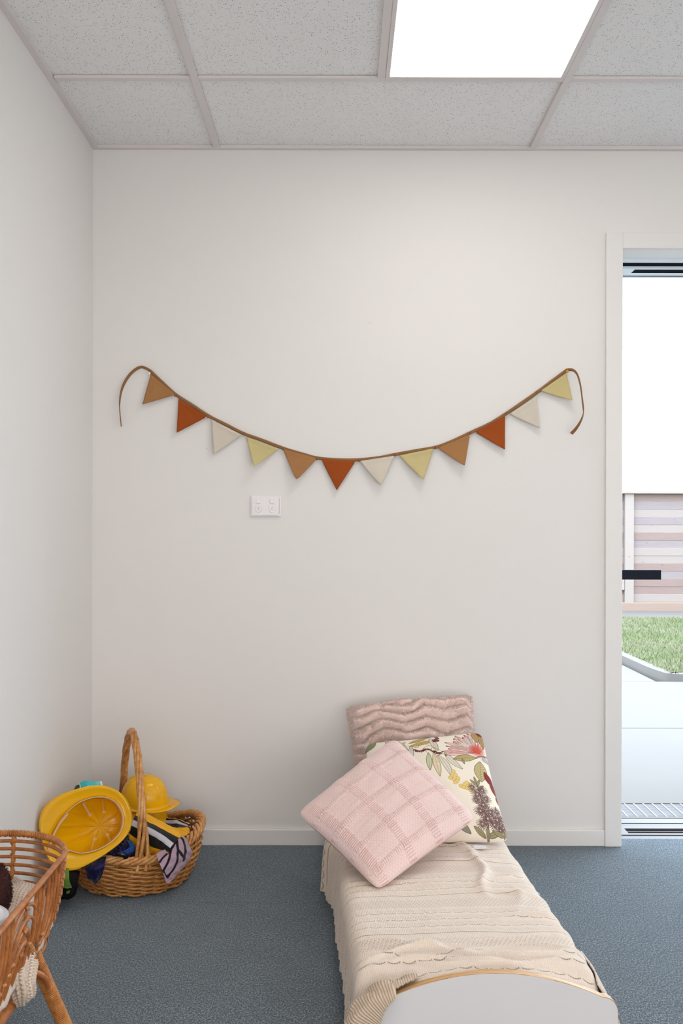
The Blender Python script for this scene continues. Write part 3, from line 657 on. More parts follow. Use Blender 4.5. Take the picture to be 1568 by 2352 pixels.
# floral
cP = (P(835,1708,3.47), P(1108,1680,3.50), np.array([.112,3.10,.222]), np.array([.533,3.13,.224]))
tP = thing('floral_cushion', (cP[2]+cP[3])/2, 'cream cushion printed with protea, gum leaves and purple bottlebrush flowers', 'cushion')
def floral(u, v):
    s_, t = (u+1)/2, (1-v)/2; img = np.zeros(u.shape+(3,)); img[:] = srgb(240,229,212)[:3]
    R = np.random.default_rng(4)
    W = [slice(None), slice(None), s_, t]; S0, T0 = s_, t; na = u.shape[0]-1
    def put(mask, c, a=1.0):
        im = img[W[0], W[1]]; im[mask] = im[mask]*(1-a)+np.array(srgb(*c)[:3])*a
    def win(x0, x1, y0, y1):      # work only inside a small window of the print
        i0, i1 = max(0, int(x0*na)-2), max(1, min(na+1, int(x1*na)+3)); j0, j1 = max(0, int((1-y1)*na)-2), max(1, min(na+1, int((1-y0)*na)+3))
        W[0], W[1] = slice(i0, i1), slice(j0, j1); W[2], W[3] = S0[i0:i1, j0:j1], T0[i0:i1, j0:j1]; return W[2], W[3]
    def loc(cx, cy, ang): 
        ca, sa = math.cos(math.radians(ang)), math.sin(math.radians(ang)); x, y = W[2]-cx, W[3]-cy; return x*ca+y*sa, -x*sa+y*ca
    def leaf(cx, cy, Ln, wd, ang, fill, line=(96,90,70), bend=0, veins=True, al=1):
        win(cx-Ln*.65, cx+Ln*.65, cy-Ln*.65, cy+Ln*.65); a, b_ = loc(cx, cy, ang); q = a/Ln+.5; b_ = b_-bend*(q-.5)**2*Ln; ok = (q > 0)&(q < 1); e = wd*np.sin(np.pi*np.clip(q,0,1))**.85
        put(ok&(np.abs(b_) < e), fill, al); put(ok&(np.abs(np.abs(b_)-e) < .0028), line, .8)
        if veins: put(ok&(np.abs(b_) < .0018)&(np.abs(b_) < e), line, .6)
        if veins == 2: put(ok&(np.abs(b_) < e)&(((a/Ln*9+np.abs(b_)/wd*.9) % 1) < .18), line, .5)
    def line(pts, c, wd=.0025, al=.9):
        pts = spline(np.array(pts, float), 5+5*len(pts))
        for p, q in zip(pts[:-1], pts[1:]):
            x, y = win(min(p[0],q[0])-wd, max(p[0],q[0])+wd, min(p[1],q[1])-wd, max(p[1],q[1])+wd)
            d = q-p; L2 = d@d+1e-9; h_ = np.clip(((x-p[0])*d[0]+(y-p[1])*d[1])/L2,0,1); put(np.hypot(x-p[0]-h_*d[0], y-p[1]-h_*d[1]) < wd, c, al)
    def disc(cx, cy, r, c, al=1, edge=None):
        x, y = win(cx-r-.003, cx+r+.003, cy-r-.003, cy+r+.003); d = np.hypot(x-cx, y-cy); put(d < r, c, al)
        if edge: put(np.abs(d-r) < .002, edge, .7)
    def tuft(cx, cy, r, c, n=40):
        x, y = win(cx-r*1.2, cx+r*1.2, cy-r*1.2, cy+r*1.2); d = np.hypot(x-cx, y-cy); an = np.arctan2(y-cy, x-cx); rr_ = r*(.72+.28*np.sin(an*n*.5)+.1*np.sin(an*17+cx*50))
        put(d < rr_, c, .88); put((d < rr_)&(np.sin(an*n) > .55)&(d > r*.2), (150,118,112), .55); put((d < rr_)&(np.sin(an*n+1) < -.7), (66,40,44), .7); disc(cx, cy, r*.13, (206,190,160))
    leaf(.05,.05,.16,.035,-50,(134,134,104)); leaf(.20,.10,.20,.022,80,(200,200,178)); leaf(.31,.12,.18,.02,70,(210,206,186)); leaf(.36,.22,.20,.022,100,(216,210,192)); leaf(.30,.24,.18,.022,85,(212,206,180))
    for k in range(46): disc(.255+R.normal(0,.035), .085+R.normal(0,.045), .0085, (230,196,112), 1, (170,130,50))
    leaf(.45,.055,.19,.022,-22,(190,160,84),(110,86,40)); leaf(.47,.11,.23,.024,-12,(196,164,90),(110,86,40)); leaf(.56,.13,.20,.026,78,(218,208,188))
    line([(.40,.16),(.46,.12),(.52,.15),(.60,.22)], (150,140,96)); line([(.44,.24),(.47,.18),(.52,.15)], (150,140,96)); line([(.49,.24),(.47,.18)], (150,140,96)); line([(.52,.24),(.54,.18),(.57,.24)], (150,140,96)); line([(.35,.12),(.42,.16),(.44,.14)], (150,140,96))
    for k in range(150):
        q = R.random(); cx = .39+.215*q; cy = .175+.065*q+.018*math.sin(q*9); a = R.uniform(0,6.28); line([(cx,cy),(cx+.011*math.cos(a),cy+.011*abs(math.sin(a))), (cx+.017*math.cos(a),cy+.021*abs(math.sin(a)))], (112,44,38) if k % 3 else (70,30,30), .0026)
    leaf(.49,.34,.20,.022,95,(206,204,170)); leaf(.545,.375,.26,.028,88,(222,206,170),(120,112,84)); leaf(.62,.385,.24,.026,72,(220,212,192),(110,112,90),.25); leaf(.675,.345,.23,.026,58,(220,212,194),(110,112,90),-.3); line([(.61,.25),(.58,.28),(.55,.30)], (150,140,96)); line([(.61,.25),(.64,.30)], (150,140,96))
    for (cx, cy) in ((.60,.035),(.605,.055),(.585,.075),(.60,.09),(.575,.095),(.57,.085)): disc(cx, cy, .017, (110,52,50)); 
    # protea
    bx, by = .925, .245
    for k in range(15):
        a = math.radians(172+k*8.6); Lk = .30-.006*k+.03*math.sin(k*2.1); c = (226,178,170) if k % 2 else (236,200,192)
        cx, cy = bx+Lk/2*math.cos(a)*1.0, by+Lk/2*math.sin(a)*.88
        leaf(cx, cy, Lk, .021, math.degrees(a), c, (140,84,84), .12*math.cos(k))
        disc(bx+Lk*math.cos(a)*.97, by+Lk*math.sin(a)*.86, .007, (126,30,32))
    for k in range(80):
        a = math.radians(R.uniform(190,275)); r0, r1 = R.uniform(.10,.13), R.uniform(.17,.24); line([(bx+r0*math.cos(a), by+r0*math.sin(a)*.85), (bx+r1*math.cos(a+.1), by+r1*math.sin(a+.1)*.85)], [(150,140,146),(232,226,226),(196,170,120)][k % 3], .0018)
    for r_, al in ((.07,.35),(.055,.5),(.035,.7)): disc(bx-.012, by-.02, r_, (204,78,62), al)
    leaf(.925,.06,.16,.028,82,(178,148,92),(110,84,50)); leaf(.975,.10,.20,.024,88,(176,142,96),(110,84,50)); leaf(.99,.01,.14,.05,30,(128,34,40))
    leaf(.79,.315,.21,.034,-6,(188,170,118),(96,88,50),0,2); line([(.88,.31),(.94,.28),(1,.27)], (150,120,110), .008); disc(.96,.31,.03,(214,206,206)); leaf(.97,.31,.07,.02,60,(196,186,186)); leaf(.77,.35,.06,.008,80,(176,160,150))
    leaf(.90,.44,.21,.055,100,(192,176,126),(96,88,50),0,2)
    for cx, cy in ((.665,.455),(.675,.49),(.645,.50),(.69,.52),(.655,.53),(.63,.515),(.68,.545),(.66,.56),(.70,.59),(.735,.575),(.755,.56),(.775,.58),(.745,.61),(.775,.63),(.72,.60)): disc(cx, cy, .0165, (232,204,120), 1, (176,140,60))
    leaf(.955,.50,.14,.030,70,(134,34,34)); leaf(.99,.60,.14,.026,60,(140,40,40)); leaf(.975,.55,.05,.018,20,(134,34,34)); leaf(1.0,.68,.08,.02,70,(150,50,46))
    line([(.835,.52),(.845,.70),(.85,.98)], (120,112,64), .005); line([(.955,.74),(.95,.86),(.93,.97)], (120,112,64), .004)
    for a, k in ((-95,.54),(-60,.56),(-130,.56),(-35,.60)): leaf(.835+.03*math.cos(math.radians(a)), k, .085, .010, a, (170,156,118))
    for cx, cy, r_ in ((.79,.60,.042),(.87,.62,.048),(.82,.66,.055),(.885,.69,.05),(.80,.71,.04),(.85,.745,.058),(.815,.80,.055),(.895,.80,.052),(.86,.855,.062),(.81,.90,.05),(.905,.895,.05),(.955,.78,.042),(.985,.83,.045),(.94,.85,.052),(.975,.90,.05),(.945,.93,.045)): tuft(cx, cy, r_, (104,70,72))
    for a in ((.78,.955,.11,.018,40),(.89,.965,.13,.018,160),(.93,.96,.12,.018,20),(.99,.95,.10,.016,110),(.84,.965,.10,.012,95)): leaf(*a, (160,150,112))
    leaf(.655,.92,.15,.026,42,(150,146,128),(90,88,80)); leaf(.30,.6,.2,.03,60,(196,190,150)); leaf(.15,.8,.2,.03,120,(196,190,150))
    n_ = wob(s_, t, 2, 3, 4)[...,None]; return img*(1+.012*n_)
build_cushion(tP, cP, .058, 500, M['printed'], M['white_cloth'], 'printed_cover', col=floral, sag=1, seed=5)
mid = P(1102,1947,3.10); tg = surf([[P(1086,1941,3.098),P(1115,1941,3.108)],[P(1087,1948,3.088),P(1118,1949,3.095)],[P(1091,1953,3.078),P(1120,1955,3.085)]], 8, 8)
tg[...,2] = np.maximum(tg[...,2], .222); o = grid('care_tag', tg, M['white_cloth'], tP, thick=.0008); o['label'] = 'small white care tag at the bottom seam'
# woven pink, turned as a diamond
cW = (P(680,1869,3.05), P(906,1693,3.35), P(870,2052,2.735)+[0,0,.004], P(1099,1880,3.05))   # TL=left, TR=top, BL=bottom, BR=right
tW = thing('woven_pink_cushion', P(872,2040,2.76), 'chunky woven pale pink check cushion standing on its corner in front', 'cushion')
def band_mask(x, cs_, wd): return np.clip(1-np.abs(((x[...,None]-np.array(cs_)))/wd),0,1).max(-1)
BU = (-.86,-.30,.22,.78); BV = (-.80,-.36,.10,.55)
def whf(u, v):
    a = 6.2832*36; tu = np.sin(u*a/2); tv = np.sin(v*a/2*.55)
    fine = np.abs(np.sin(u*a/2+np.where(np.sin(v*a*.42) > 0, 1.57, 0)))*.0011+.0006*tv
    bu = np.clip(band_mask(u, BU, .085)*3,0,1); bv = np.clip(band_mask(v, BV, .05)*3,0,1)
    rope = .0042*np.abs(np.sin(v*a*.42))*bu+.0048*np.abs(np.sin(u*a*.42))*bv
    return fine*(1-np.maximum(bu,bv)*.7)+rope
def wcol(u, v):
    bu = np.clip(band_mask(u, BU, .085)*3,0,1); bv = np.clip(band_mask(v, BV, .05)*3,0,1); a = 6.2832*36
    g = .5+.5*np.sin(u*a/2)*np.sin(v*a*.42); gap = np.maximum(bu*(np.abs(np.sin(v*a*.42)) < .42), bv*(np.abs(np.sin(u*a*.42)) < .42))*.5
    edge = np.maximum(np.abs(np.abs(band_mask(u, BU, .085))-.12) < .10, np.abs(np.abs(band_mask(v, BV, .05))-.12) < .14)*.3
    c1, c2 = np.array(srgb(243,222,217)[:3]), np.array(srgb(202,158,150)[:3])
    k = np.clip(gap+edge*(g > .4)+.14*(g < .42), 0, 1)[...,None]; return c1*(1-k)+c2*k
build_cushion(tW, cW, .072, 430, M['woven'], M['pink_plain'], 'woven_cover', hf=whf, col=wcol, seed=9, wr=.007)

# ================================================================ WICKER BASKET
bc = np.array([-.712, 3.445]); RA, RB, RO = .226, .236, math.radians(15)
def bk(th, f, z, dr=0):
    th = np.asarray(th, float); x = (RA*f+dr)*np.cos(th); y = (RB*f+dr)*np.sin(th)
    return np.stack([bc[0]+x*math.cos(RO)-y*math.sin(RO), bc[1]+x*math.sin(RO)+y*math.cos(RO), np.broadcast_to(z, th.shape)], -1)
def rimz(th): return .130+.058*np.cos(th)**2*(.6+.4*np.cos(th))
def prf(h): return .80+.20*math.sin(min(1,h*1.15)*math.pi/2)        # radius factor by height
ba = thing('wicker_basket', (bc[0], bc[1], 0), 'round willow basket with tall hoop handle full of dress-up clothes', 'basket')
NS = 30
st = MB()
for k in range(NS):
    th = 2*math.pi*k/NS; rz = float(rimz(th))
    st.tube(np.array([bk(th, prf(h_), .008+(rz-.01)*h_)for h_ in np.linspace(0,1,8)]), .0035, 6)
st.build('stakes', M['wicker'], ba, smooth=True)
MB().lathe([(.001,.004),(.17,.004),(.176,.009),(.17,.014),(.001,.013)], (bc[0],bc[1],0), 40).build('base', M['wicker'], ba, smooth=True)
NR = 15; tt = np.linspace(0, 2*math.pi, 300, endpoint=False)
for r in range(NR):
    h_ = (r+.5)/NR; ph = math.pi*(r % 2); z = .008+(rimz(tt)-.016)*h_
    off = .0058*np.cos(NS/2*tt+ph); p = bk(tt, prf(h_), z, 0)
    d = (p[:,:2]-bc)/np.linalg.norm(p[:,:2]-bc,axis=1)[:,None]; p[:,:2] += d*off[:,None]; p[:,2] += .0024*np.cos(NS/2*tt+ph+1.2)
    MB().tube(p, .0041+.0003*rng.random(), 6, closed=True).build('weaver', M['wicker'], ba, smooth=True)
for k in range(5):
    ph = 2*math.pi*k/5; w_ = 11; p = bk(tt, 1.0, rimz(tt)+.006, 0); d = (p[:,:2]-bc)/np.linalg.norm(p[:,:2]-bc,axis=1)[:,None]
    p[:,:2] += d*(.012*np.cos(w_*tt+ph))[:,None]; p[:,2] += .009*np.sin(w_*tt+ph)
    MB().tube(p, .0062, 7, closed=True).build('rim_rod', M['wicker_dark'], ba, smooth=True)
f0 = np.array([-.640, 3.222, .105]); f1 = np.array([-.803, 3.668, .105]); ap = (f0+f1)/2
s_ = np.linspace(0,1,90); a = math.pi*s_; hx = -np.cos(a); hz = np.sin(a)
path = ap[None]+((f1-f0)/2)[None]*(np.sign(hx)*np.abs(hx)**1.15)[:,None]; path[:,2] = .105+.402*hz**.88
T = np.gradient(path, axis=0); T /= np.linalg.norm(T,axis=1)[:,None]; sd = np.cross((f1-f0)/np.linalg.norm(f1-f0), [0,0,1]); nn_ = np.cross(T, sd)
for k in range(5):
    ph = 2*math.pi*k/5; spread = .0080+.016*np.clip((.13-s_)/.13,0,1)**1.3+.016*np.clip((s_-.87)/.13,0,1)**1.3
    tw = ph+s_*15*np.clip(1,0,1); q = path+sd[None]*(np.cos(tw)*spread)[:,None]+nn_*(np.sin(tw)*.0080)[:,None]
    MB().tube(q, .0060, 7).build('handle_rod', M['wicker_dark'], ba, smooth=True)

# ================================================================ HARD HATS
# hat A: big brim, lying on its side with the opening towards the room
A0 = np.array([-.80, 3.185, .262]); An = np.array([.52, -.80, .30]); An /= np.linalg.norm(An)
def onplane(px, py, d=0):
    r = P(px, py, 1.0)-P(784,1210,0); o = np.array([0,0,1.218]); t = ((A0-An*d-o)@An)/(r@An); return o+r*t
inner = [(123,1931),(132,1904),(150,1875),(176,1850),(205,1836),(235,1831),(262,1838),(279,1855),(287,1878),(284,1905),(270,1926),(248,1943),(222,1955),(195,1961),(172,1958),(148,1948)]
outer = [(95,1915),(93,1885),(105,1855),(135,1831),(175,1815),(215,1806),(248,1808),(277,1822),(296,1846),(305,1880),(299,1908),(281,1933),(250,1958),(208,1984),(168,2000),(128,1994),(108,1960)]
def angres(pts, c, n):
    p = spline(np.array(pts, float), 600, True); an = np.arctan2(p[:,1]-c[1], p[:,0]-c[0]); o = np.argsort(an); an, p = an[o], p[o]
    q = np.linspace(-math.pi, math.pi, n, endpoint=False)
    return np.stack([np.interp(q, np.r_[an-2*math.pi, an, an+2*math.pi], np.r_[p[:,k],p[:,k],p[:,k]]) for k in (0,1)], 1)
oc = (207,1897); NA = 240; inn = angres(inner, oc, NA); out_ = angres(outer, oc, NA)
I3 = np.array([onplane(*q) for q in inn]); O3 = np.array([onplane(*q) for q in out_]); C3 = onplane(*oc); AP = onplane(231,1898,.105)
hatA = thing('hard_hat', onplane(168,2000), 'large wide-brimmed yellow toy hard hat tipped on its side showing its inside', 'hat')
rings = []; qa = np.linspace(0, 2*math.pi, NA, endpoint=False)
rings.append(O3-An*.006)
rings.append(O3)
for f in (.25,.5,.75,.95): rings.append(O3*(1-f)+I3*f-An*.014*math.sin(f*math.pi/2)*1.0)
IB = I3-An*.014
for k in range(1, 15):
    f = k/15*math.pi/2; r_ = math.cos(f)**.75; dep = math.sin(f)
    c = (C3-An*.014)*(1-dep)+AP*dep
    rib = .0062*np.abs(np.cos(qa*5))**26*min(1, k/5)*(1-.55*(k/15)**3)
    rings.append(c[None]+(IB-(C3-An*.014))*r_+An[None]*rib[:,None])
Gh = np.array(rings+[np.repeat(AP[None], NA, 0)])
V = Gh.reshape(-1,3); fa = grid_faces(len(Gh), NA, False, True)
sh = mesh_np('shell', V, fa, M['yellow'], hatA); md = sh.modifiers.new('t','SOLIDIFY'); md.thickness = .0024; md.offset = 0
cen = C3-An*.010
hb = []; 
for f_, d_ in ((1.005,.002),(.985,.003),(.955,.014)): hb.append(cen+(I3-C3)*f_-An*(d_-.006))
wid = .0+.0*qa; G2 = np.array(hb)
mesh_np('headband', G2.reshape(-1,3), grid_faces(3, NA, False, True), M['band'], hatA).modifiers.new('t','SOLIDIFY').thickness = .003
fp = spline(np.array([onplane(112,1955),onplane(118,1938),onplane(128,1913),onplane(140,1892),onplane(158,1870)]), 20)+An*.002
MB().tube(fp, .0052, 8, flat=.4).build('strap', M['band'], hatA, smooth=True)
cp = spline(np.array([onplane(124,1926),onplane(133,1944),onplane(146,1951),onplane(160,1957)]), 24)+An*.001
MB().tube(cp, .0062+.0016*np.sin(np.linspace(0,18,24)), 8, flat=.5).build('brow_pad', M['band'], hatA, smooth=True)
for (x0,y0,x1,y1,d0,d1) in ((210,1957,219,1929,.02,.05),(254,1936,248,1920,.02,.05),(190,1843,208,1873,.02,.06),(236,1833,240,1866,.02,.06)):
    a, b_ = onplane(x0,y0,d0), onplane(x1,y1,d1); m_ = MB(); m_.tube(np.linspace(a, b_, 8), .0042, 8, flat=.35); n_ = b_+An*.002; m_.lathe([(.0001,-.001),(.0055,-.001),(.0055,.001),(.0022,.0012),(.0020,-.001)], n_, 14, axis=An); m_.build('tab', M['band'], hatA, smooth=True)

# upright hats
def hat(c, ax, fw, s=1.0):
    ax = np.array(ax, float); ax /= np.linalg.norm(ax); fw = np.array(fw, float); fw -= ax*(fw@ax); fw /= np.linalg.norm(fw); sd_ = np.cross(ax, fw)
    n_ = 96; q = np.linspace(0, 2*math.pi, n_, endpoint=False); rr = []
    def ring(rf, rs, z): return c+np.outer(np.cos(q)*rf*s, fw)+np.outer(np.sin(q)*rs*s, sd_)+np.outer(np.broadcast_to(z, q.shape)*s, ax)
    br = .010+.040*np.maximum(0, np.cos(q))**2.2; dip = -.006+.004*np.cos(q)-.010*np.maximum(0,np.cos(q))**3*0+.012*np.abs(np.sin(q))**2*0
    def brr(k): return c+np.outer(np.cos(q)*(.092+br*k)*s, fw)+np.outer(np.sin(q)*(.080+br*k)*s, sd_)+np.outer((dip*k+.014*np.maximum(0,np.cos(q))**2*k*(1-np.abs(np.sin(q))))*s, ax)
    rr += [brr(1.0), brr(.66), brr(.33), ring(.092,.080,0)]
    for k in range(1,16):
        f = k/16*math.pi/2; r_ = math.cos(f)**.72; rb_ = 1+.03*np.maximum(0, np.cos(q*6))**12*math.sin(f*2)
        rr.append(c+np.outer(np.cos(q)*.092*r_*rb_*s, fw)+np.outer(np.sin(q)*.080*r_*rb_*s, sd_)+np.outer((.104*math.sin(f)**1.0*(1+.012*np.maximum(0,np.cos(q*2))**6))*s, ax))
    top = c+ax*.1045*s; return np.array(rr+[np.repeat(top[None], n_, 0)]), n_
hb_c = P(333, 1844, 3.53)
Gx, nx = hat(hb_c, (.05,-.10,1), (.93,-.28,.18), .92)
o = mesh_np('hard_hat', Gx.reshape(-1,3), grid_faces(len(Gx), nx, False, True), M['yellow']); o.modifiers.new('t','SOLIDIFY').thickness = .0022
props(o, 'small shiny yellow toy hard hat upright behind the basket handle, topmost of two', 'hat')
Gx, nx = hat(hb_c+np.array([.004,.003,-.052]), (.10,.12,1), (-.2,.95,0), .90)
o = mesh_np('hard_hat', Gx.reshape(-1,3), grid_faces(len(Gx), nx, False, True), M['yellow']); o.modifiers.new('t','SOLIDIFY').thickness = .0022
props(o, 'yellow toy hard hat nested in the basket beneath the upright one', 'hat')

# ================================================================ DRESS-UP CLOTHES
def cloth(name, ctrl, mat, lab, cat, nu=60, nv=60, wr=.003, seed=1, thick=.0022, painter=None, f=1.2, parent=None, crumple=None):
    G = surf([[P(*q) for q in row] for row in ctrl], nu, nv); N = normals(G)
    a, b_ = np.meshgrid(np.linspace(0,1,nu), np.linspace(0,1,nv), indexing='ij')
    G = G+N*(wr*wob(a, b_, seed, 4, f))[...,None]
    o = grid(name, G, mat, parent, col=None if painter is None else painter(a, b_), thick=thick, uv=np.stack([a*.2, b_*.2], -1))
    if lab and parent is None: props(o, lab, cat)
    return o
def vestp(a, b_):     # a down, b along the tape
    c = np.zeros(a.shape+(3,)); c[:] = srgb(246,178,14)[:3]
    for lo, hi, q in ((.30,.66,(26,24,20)),(.42,.53,(196,196,206))): c[(a > lo)&(a < hi)] = srgb(*q)[:3]
    return c
vest = thing('costume_vest', P(350,1930,3.25), 'yellow costume vest with black and silver stripes spilling from the basket', 'clothing')
cloth('front_panel', [[(321,1857,3.42),(351,1878,3.40),(383,1893,3.36),(414,1915,3.30)],[(314,1871,3.36),(346,1889,3.34),(381,1906,3.29),(415,1923,3.25)],[(304,1894,3.29),(335,1908,3.27),(368,1926,3.23),(393,1946,3.19)],[(299,1930,3.28),(325,1950,3.27),(358,1962,3.25),(386,1964,3.20)],[(302,1958,3.30),(330,1975,3.30),(362,1972,3.28),(383,1970,3.23)]],
      M['printed_knit'], None, None, painter=vestp, nu=110, nv=80, seed=3, wr=.0035, parent=vest)
def vest2(a, b_):
    c = np.zeros(a.shape+(3,)); c[:] = srgb(246,178,14)[:3]
    for lo, hi, q in ((.04,.46,(26,24,20)),(.15,.32,(190,188,198))): c[(a > lo)&(a < hi)] = srgb(*q)[:3]
    return c
cloth('back_panel', [[(358,1881,3.52),(385,1880,3.53),(410,1883,3.52),(432,1892,3.50)],[(366,1889,3.48),(388,1893,3.49),(412,1894,3.47),(434,1900,3.46)],[(385,1902,3.42),(402,1912,3.40),(424,1914,3.39),(437,1908,3.40)],[(398,1922,3.36),(410,1925,3.34),(428,1920,3.36),(436,1914,3.38)]],
      M['printed_knit'], None, None, painter=vest2, nu=80, nv=50, seed=6, wr=.003, parent=vest)
cloth('lining', [[(297,1928,3.31),(330,1930,3.32),(360,1945,3.31)],[(303,1955,3.30),(332,1965,3.31),(362,1968,3.30)],[(300,1975,3.34),(332,1982,3.34),(365,1980,3.33)]], M['orange_cloth'], None, None, nu=40, nv=40, seed=8, parent=vest)
def lil(a, b_):
    c = np.zeros(a.shape+(3,)); c[:] = srgb(176,150,166)[:3]
    for pts in ([(.33,.02),(.22,.18),(.12,.42),(.02,.62)],[(.60,.0),(.42,.25),(.15,.40),(.05,.45)],[(.78,.12),(.70,.35),(.50,.52),(.22,.60),(.02,.66)],[(.62,.05),(.80,.15),(.74,.32)],[(.55,.74),(.30,.82),(.10,.86),(.0,.84)],[(.28,.62),(.42,.70),(.52,.76)]):
        p = spline(np.array(pts, float), 26)
        for u_, v_ in zip(p[:-1], p[1:]):
            d = v_-u_; h_ = np.clip(((a-u_[0])*d[0]+(b_-u_[1])*d[1])/(d@d+1e-9),0,1); c[np.hypot(a-u_[0]-h_*d[0], b_-u_[1]-h_*d[1]) < .036] = srgb(30,24,28)[:3]
    return c
cloth('lilac_cloth', [[(360,1962,3.20),(386,1948,3.21),(408,1930,3.24),(424,1920,3.28)],[(367,1982,3.175),(391,1973,3.19),(416,1958,3.23),(441,1953,3.30)],[(377,2008,3.17),(393,2004,3.185),(417,1990,3.23),(434,1976,3.29)],[(383,2029,3.18),(393,2027,3.19),(405,2013,3.215),(424,1993,3.26)]],
      M['printed_knit'], 'lilac cloth with black curved lines hanging over the front right rim of the basket', 'clothing', painter=lil, nu=110, nv=110, seed=4, wr=.0035)
bt = thing('blue_costume', P(290,1950,3.24), 'crumpled navy satin costume with painted blue highlights in the basket under the big hat', 'clothing')
cloth('dark_cloth', [[(262,1925,3.30),(290,1922,3.31),(318,1922,3.33)],[(254,1950,3.255),(290,1945,3.25),(316,1945,3.28)],[(246,1968,3.225),(285,1972,3.215),(312,1966,3.26)],[(250,1985,3.25),(285,1985,3.24),(310,1978,3.28)]], M['navy'], None, None, seed=11, wr=.009, nu=70, nv=70, f=1.6, parent=bt)
cloth('painted_highlight', [[(291,1930,3.255),(303,1934,3.26)],[(300,1946,3.235),(311,1944,3.24)],[(285,1955,3.225),(306,1958,3.235)],[(268,1960,3.225),(282,1966,3.22)]], M['blue'], None, None, seed=12, wr=.004, nu=50, nv=24, f=1.2, parent=bt)  # satin highlight painted as a brighter blue strip over the navy
cloth('hanging_tip', [[(193,1982,3.20),(218,1975,3.20),(246,1968,3.20)],[(198,2000,3.165),(220,1996,3.15),(241,1990,3.17)],[(205,2018,3.17),(222,2014,3.155),(236,2010,3.175)],[(213,2027,3.185),(222,2030,3.18),(230,2025,3.185)]], M['navy'], None, None, seed=13, wr=.004, nu=50, nv=50, f=.9, parent=bt)
gg = MB(); c = P(282,1968,3.205)
gg.tube(spline(np.array([c+[-.022,0,.006],c+[-.008,-.008,.009],c+[.008,-.006,.004],c+[.014,0,-.012],c+[.004,-.004,-.016]]), 24), .0075, 10, flat=.6); gg.build('glossy_trim', plain('black_gloss', (10,14,24), .12, .05), bt, smooth=True)
def mk(a, b_):
    c = np.zeros(a.shape+(3,)); c[:] = srgb(70,204,210)[:3]; c[(b_ < .05)|(b_ > .93)] = srgb(238,240,242)[:3]; m_ = (b_ > .74)&(b_ < .93)&(((b_*34) % 1) < .4); c[m_] = srgb(170,232,236)[:3]; return c
cloth('face_mask', [[(183,1801,3.46),(196,1795,3.44),(216,1797,3.44),(235,1796,3.45)],[(185,1812,3.42),(200,1808,3.40),(218,1808,3.41),(238,1812,3.42)],[(184,1835,3.41),(204,1832,3.39),(220,1832,3.40),(240,1836,3.41)]], M['printed_knit'], 'pleated teal disposable face mask sticking up behind the big yellow hat', 'mask', painter=mk, nu=40, nv=90, seed=15, wr=.0015, thick=.001)
cloth('dark_bag_flap', [[(172,1814,3.45),(176,1806,3.46),(184,1803,3.47)],[(168,1828,3.45),(176,1822,3.46),(184,1818,3.46)]], plain('dark_green_cloth', (70,110,100), .8, .1), 'grey-green scrap of cloth beside the teal face mask', 'clothing', nu=16, nv=16, wr=.0006)
# dark costume on the floor between cot and basket
kc = thing('dark_costume', np.array([-.925,3.17,0]), 'crumpled black and green costume on the floor between the rattan cot and basket', 'clothing')
cloth('black_cloth', [[(112,2000,3.12),(140,1996,3.13),(172,1998,3.14),(184,2004,3.16)],[(110,2025,3.05),(138,2022,3.04),(168,2025,3.07),(180,2030,3.12)],[(108,2046,3.10),(135,2050,3.08),(160,2056,3.08),(176,2052,3.14)],[(108,2060,3.22),(135,2064,3.22),(160,2066,3.22),(172,2062,3.24)]], M['black_cloth'], None, None, seed=21, wr=.004, nu=50, nv=60, f=1.3, parent=kc)
cloth('green_panel', [[(122,1996,3.03),(144,1994,3.025),(160,1996,3.04)],[(126,2016,3.0),(146,2018,2.995),(160,2020,3.02)],[(134,2034,3.01),(148,2036,3.01),(164,2034,3.04)],[(150,2041,3.02),(157,2042,3.025),(166,2040,3.05)]], M['lime'], None, None, seed=22, wr=.002, nu=40, nv=30, parent=kc)
cloth('green_tab', [[(123,2028,3.0),(128,2030,3.0)],[(128,2045,3.02),(133,2046,3.02)],[(130,2053,3.04),(134,2054,3.04)]], M['lime'], None, None, seed=23, wr=.001, nu=20, nv=8, parent=kc)
cloth('green_tab', [[(154,2049,3.05),(162,2046,3.05)],[(155,2055,3.05),(161,2053,3.05)]], M['lime'], None, None, seed=24, wr=.0005, nu=10, nv=8, parent=kc)

# ================================================================ RATTAN DOLL COT
cx0 = -.775; ye, yn = 2.155, 1.70; RR = .172
per_s = math.pi*RR; per_l = ye-yn
def stad(s, r):     # s = distance along the rim outline (r=RR), 0 = right side at far end centre, positive = towards camera, negative = around the far cap
    s = np.asarray(s, float); x = np.empty_like(s); y = np.empty_like(s)
    m1 = (s >= 0)&(s <= per_l); x[m1] = cx0+r; y[m1] = ye-s[m1]
    m2_ = (s < 0)&(s >= -per_s); a = -s[m2_]/RR; x[m2_] = cx0+r*np.cos(a); y[m2_] = ye+r*np.sin(a)
    m3 = s < -per_s; x[m3] = cx0-r; y[m3] = ye-(-s[m3]-per_s)
    m4 = s > per_l; a = np.minimum((s[m4]-per_l)/RR, math.pi); x[m4] = cx0+r*np.cos(a); y[m4] = yn-r*np.sin(a)
    return x, y
ZB, ZT = .285, .500
def C(s, t): 
    s = np.atleast_1d(np.asarray(s, float)); t = np.broadcast_to(np.asarray(t, float), s.shape); r = RR*(.70+.30*np.sin(np.clip(t,0,1)*math.pi/2)**.8)
    x = np.empty_like(s); y = np.empty_like(s)
    for i in range(len(s)): a, b_ = stad(np.array([s[i]]), r[i]); x[i], y[i] = a[0], b_[0]
    return np.stack([x, y, ZB+(ZT-ZB)*t], -1)
cot = thing('rattan_doll_cot', (cx0, 1.93, 0), 'rattan doll cot with looped cane sides and wrapped legs at the left edge', 'cot')
TOT = 2*per_s+2*per_l; ss = np.linspace(-per_s-per_l, per_l+per_s, 220, endpoint=False)
